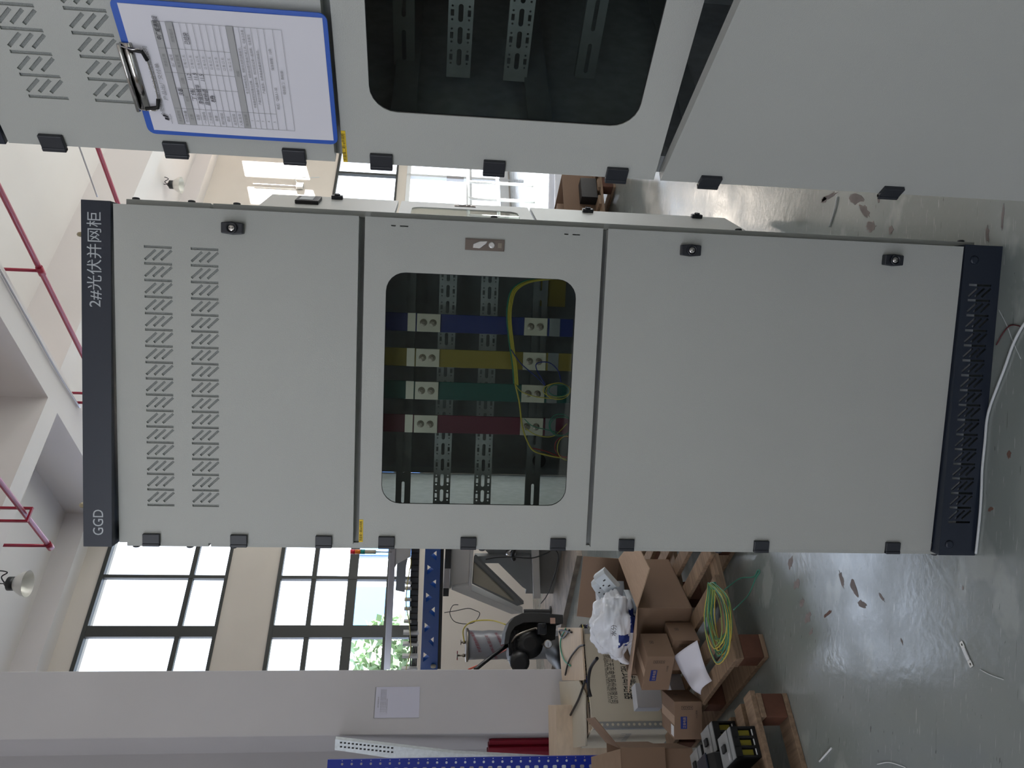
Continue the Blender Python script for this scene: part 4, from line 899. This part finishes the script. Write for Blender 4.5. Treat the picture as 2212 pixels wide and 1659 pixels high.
a7, b7 = kc(1186, 1344); obj('warning_tag', MB().box((a7 - .022, -.2, b7 - .02), (a7 + .022, -.198, b7 + .02)), mat('tag_pink', (206, 168, 150), .6), t)
a8, b8 = kc(1128, 1425); obj('air_filter', MB().lathe([(.02, 0), (.055, .01), (.06, .06), (.03, .07)], (a8, -.12, b8 - .02), (0, 0, 1), 18), plas, t, smooth=True)
obj('air_pipe', MB().tube(smooth_path([(a - .0, -.1, z1 - .02), (a + .05, -.16, z1 - .06), (a6, -.12, b6 + .06), (a6, -.12, b6 + .03)]), .009, 8), steel, t, smooth=True)
pc = atd(1050, 1393, 7.2)
t = thing('wrapped_cylinder', 'tall cylinder wrapped in grey film with red print behind the compressor', 'air tank', (pc[0], pc[1], 0))
zt = atd(1007, 1393, 7.2)[2]
mb = MB(); pr = [(.128 + .004 * math.sin(k * 2.1), .02 + k * (zt - .04) / 16) for k in range(17)]; mb.lathe(pr, n=30); obj('film_wrap', mb, film, t, smooth=True)
obj('top_flange', MB().lathe([(.14, zt - .02), (.15, zt - .015), (.15, zt + .004), (.12, zt + .006)], n=26), steel, t, smooth=True)
for k, (s, an, z) in enumerate((('不锈钢材料有限公司', -.2, zt - .14), ('不锈钢材料有限公司', -.9, zt - .30), ('不锈钢材料', .2, zt - .34))):
    q = textmesh(s, .028, 0, 0); mb = MB()
    for i, (x, y, z_) in enumerate(q.v):
        th_ = an - PI / 2 + x / .135 * .8; mb.v.append((.1335 * math.cos(th_), .1335 * math.sin(th_), z + z_ + x * .35))
    mb.f = q.f; obj('lettering', mb, inkred, t)
for dx, hh in ((-.09, .07), (.03, .04)): obj('valve', MB().lathe([(.012, 0), (.016, .02), (.008, .03), (.008, hh), (.022, hh), (.022, hh + .008)], (dx, -.02, zt + .006), n=12), steel, t, smooth=True)
obj('valve_lever', MB().box((-.13, -.03, zt + .075), (-.05, -.01, zt + .083)), inkred, t, bevel=.002)
def c3d(label, pts, r_, m_, name='hose', cat='hose'): return cable(label, pts, r_, m_, name, cat)
c3d('orange air hose running up from the compressor past the wrapped cylinder', [atd(x, y, z) for x, y, z in ((1097, 1401, 6.3), (1070, 1415, 6.5), (1045, 1432, 6.6), (1012, 1446, 6.7))], .008, wpk)
c3d('thick black hose slanting from the compressor to the column', [atd(x, y, z) for x, y, z in ((1096, 1394, 6.2), (1060, 1420, 6.0), (1026, 1447, 5.9))], .016, wbk)
c3d('yellow air hose arching from the wrapped cylinder to the belt guard', [atd(x, y, z) for x, y, z in ((1003, 1387, 7.1), (1001, 1360, 7.1), (1020, 1343, 7.0), (1060, 1340, 6.9), (1092, 1349, 6.6))], .006, wy)
c3d('orange curled hose on the floor between machine and compressor', [flo(x, y, .012) for x, y in ((1196, 1318), (1200, 1311), (1206, 1306), (1212, 1306), (1220, 1312), (1225, 1325))], .008, wpk)
c3d('thick black rubber strip on the floor behind the open carton', [flo(x, y, .012) for x, y in ((1208, 1180), (1214, 1220), (1220, 1260), (1226, 1295))], .018, wbk, 'cable', 'cable')

# ------------------------------------------------------------ lamps and pipes under the ceiling
def highbay(label, px, l_):
    q = hit(*px, LA * l_, LA); t = thing('high_bay_lamp', label, 'lamp', tuple(q), 0, None)
    prof = [(.145, 0), (.13, .05), (.10, .10), (.075, .13)]
    mb = MB().lathe([(.145, 0), (.13, .05), (.10, .10), (.075, .13), (.073, .13), (.098, .10), (.128, .05), (.143, 0)], n=28); mb.f = mb.f[:-2]
    obj('reflector', mb, shade, t, smooth=True); obj('driver', MB().lathe([(.075, .131), (.075, .20), (.045, .215), (.02, .24)], n=20), rubber, t, smooth=True)
    obj('lens', cyl(.07, .01, (0, 0, .118)), whb, t); obj('hanger', MB().tube([(0, 0, .24), (0, 0, Hc - .65 - q[2] if q[2] < 5.3 else .4)], .006, 6), dgrey, t)
    obj('cord', MB().tube(smooth_path([(0, 0, .235), (.06, .05, .30), (.11, .05, .24), (.13, .02, .33), (.05, 0, .42)]), .007, 6), wbk, t, smooth=True); return t
highbay('white reflector high bay lamp above the windows, left of the middle cabinet', (60, 1261), 8.5)
highbay('white reflector high bay lamp seen in the gap between the cabinets', (392, 400), 9.0)
def pipe(label, r_, l0, l1, nips, z=5.3, hang=(), rad=.026):
    t = thing('sprinkler_pipe', label, 'pipe', rl(r_, 0, z), ANG + PI / 2)
    obj('main_run', cyl(rad, l1 - l0, (l0, 0, 0), (1, 0, 0), 12), redp, t, smooth=True)
    for l in nips:
        obj('riser', cyl(.017, .52, (l, 0, 0), n=10), redp, t, smooth=True); obj('tee', MB().lathe([(.034, -.05), (.034, .05)], (l, 0, 0), (1, 0, 0), 12), redp, t, smooth=True)
        obj('sprinkler_head', MB().lathe([(.022, .5), (.022, .53), (.008, .54), (.008, .57), (.018, .575)], (l, 0, 0), n=10), chrome, t, smooth=True)
    for l in hang:
        for y_ in (-.07, .07): obj('hanger_bar', MB().box((l - .012, y_ - .01, -.03), (l + .012, y_ + .01, Hc - z)), redd, t)
        obj('hanger_bar', MB().box((l - .012, -.08, -.05), (l + .012, .08, -.03)), redd, t)
    return t
pipe('red sprinkler pipe crossing the ceiling above the middle cabinet', 5.88, LM + .1, 9.6, (.7, 3.2, 5.7, 8.2), hang=(7.75,))
pipe('red sprinkler pipe ending with a riser near the lit window', 3.94, LM + .1, 7.75, (2.9, 5.3, 7.72), hang=(7.08,))
pipe('red sprinkler pipe seen between the two cabinets', 7.85, LM + .1, 9.6, (.7, 3.2, 5.55, 8.6), hang=(7.75,))
cable('thin grey conduit along the beam edge above the middle cabinet', [flo(x, y, 5.58) for x, y in ((0, 583), (60, 690), (125, 805), (172, 880))], .011, alu, 'conduit', 'conduit')
cable('thin grey conduit left of the rightmost red pipe', [flo(x, y, 5.5) for x, y in ((165, 300), (185, 355), (210, 425))], .010, alu, 'conduit', 'conduit')
t = thing('junction_box', 'grey junction box with loose wires on the far sunlit wall', 'junction box', tuple(hit(648, 405, LA * 9.99, LA)), ANG)
obj('case', MB().box((-.07, -.07, -.07), (.07, 0, .07)), machg, t, bevel=.008); obj('wire', MB().tube(smooth_path([(.05, -.05, .05), (.2, -.08, .1), (.25, -.06, -.15), (.3, -.05, -.35)]), .008, 6), wwh, t, smooth=True)
obj('drop_cord', MB().tube([(0, -.03, .07), (0, -.03, .9)], .01, 6), alu, t)

# ------------------------------------------------------------ seen between the two cabinets
pC = flo(1347, 463, 0)
t = pallet('wooden pallet in the gap between the cabinets, loaded with cartons', (pC[0] - .16, pC[1] + .06, 0), math.radians(28), 1.1, 1.0, [0, .16, .32, .48, .64, .80, .96], .09)
pq = np.array([pC[0] - .16, pC[1] + .06, .1515]); f1 = np.array([math.cos(math.radians(28)), math.sin(math.radians(28)), 0]); f2 = np.array([-f1[1], f1[0], 0])
def onC(a, b, z=0): return tuple(pq + f1 * a + f2 * b + np.array([0, 0, z]))
t = thing('open_carton', 'open pale carton with striped flap on the pallet between the cabinets', 'box', onC(.10, .12), math.radians(28))
for lo, hi in (((0, 0, 0), (.62, .005, .26)), ((0, .5, 0), (.62, .505, .30)), ((0, .005, 0), (.005, .5, .26)), ((.615, .005, 0), (.62, .5, .26))): obj('panel', MB().box(lo, hi), card, t)
obj('flap', MB().prism([(0, .505, .30), (.62, .505, .30), (.62, .56, .42), (0, .56, .42)], (0, .004, 0)), cardl, t)
carton('carton', 'tilted brown carton inside the open one between the cabinets', onC(.28, .16, .10), math.radians(40), .20, .2, .2, marks=False)
carton('carton', 'tan carton nearest the middle cabinet on the far pallet', onC(.05, -.0, .0), math.radians(40), .17, .12, .30, cardl, marks=False)
carton('black_box', 'black printed box at the front of the far pallet', onC(.40, .02, .0), math.radians(28), .2, .09, .13, blk, 'box', marks=False, tape=False)
t = thing('plastic_bag', 'crumpled clear white bag beside the cartons on the far pallet', 'bag', onC(.10, .33, .34)); mb = MB(); blob(mb, (0, 0, 0), (.14, .12, .09), 8.2, 16, 24); obj('bag_skin', mb, bagm, t, smooth=True)
for k, (px, lab) in enumerate((((1180, 405), 'thicker white foam wrapped roll lying upright in the far gap'), ((1208, 412), 'second white foam roll, nearer the far pallet'))):
    q = atd(*px, 8.4); t = thing('foam_roll', lab, 'roll', (q[0] + .0, q[1] + k * -.35, .13 - .01 * k), .12)
    mb = MB(); mb.lathe([(.03, -.7), (.12, -.69), (.125 - .01 * k, -.3), (.118, .1), (.125, .5), (.12, .75), (.03, .76)], (0, 0, 0), (1, 0, 0), 20); obj('foam_wrap', mb, bagm, t, smooth=True)
q = atd(1140, 400, 12)
t = thing('white_railing', 'white tubular railing in front of the glazed far door', 'railing', (q[0], q[1], 0), ANG)
for k in range(5): obj('post', cyl(.025, 1.0, (-.8 + k * .4, 0, 0), n=10), whb, t, smooth=True)
for z in (1.0, .55): obj('rail', cyl(.025, 1.7, (-.85, 0, z), (1, 0, 0), 10), whb, t, smooth=True)
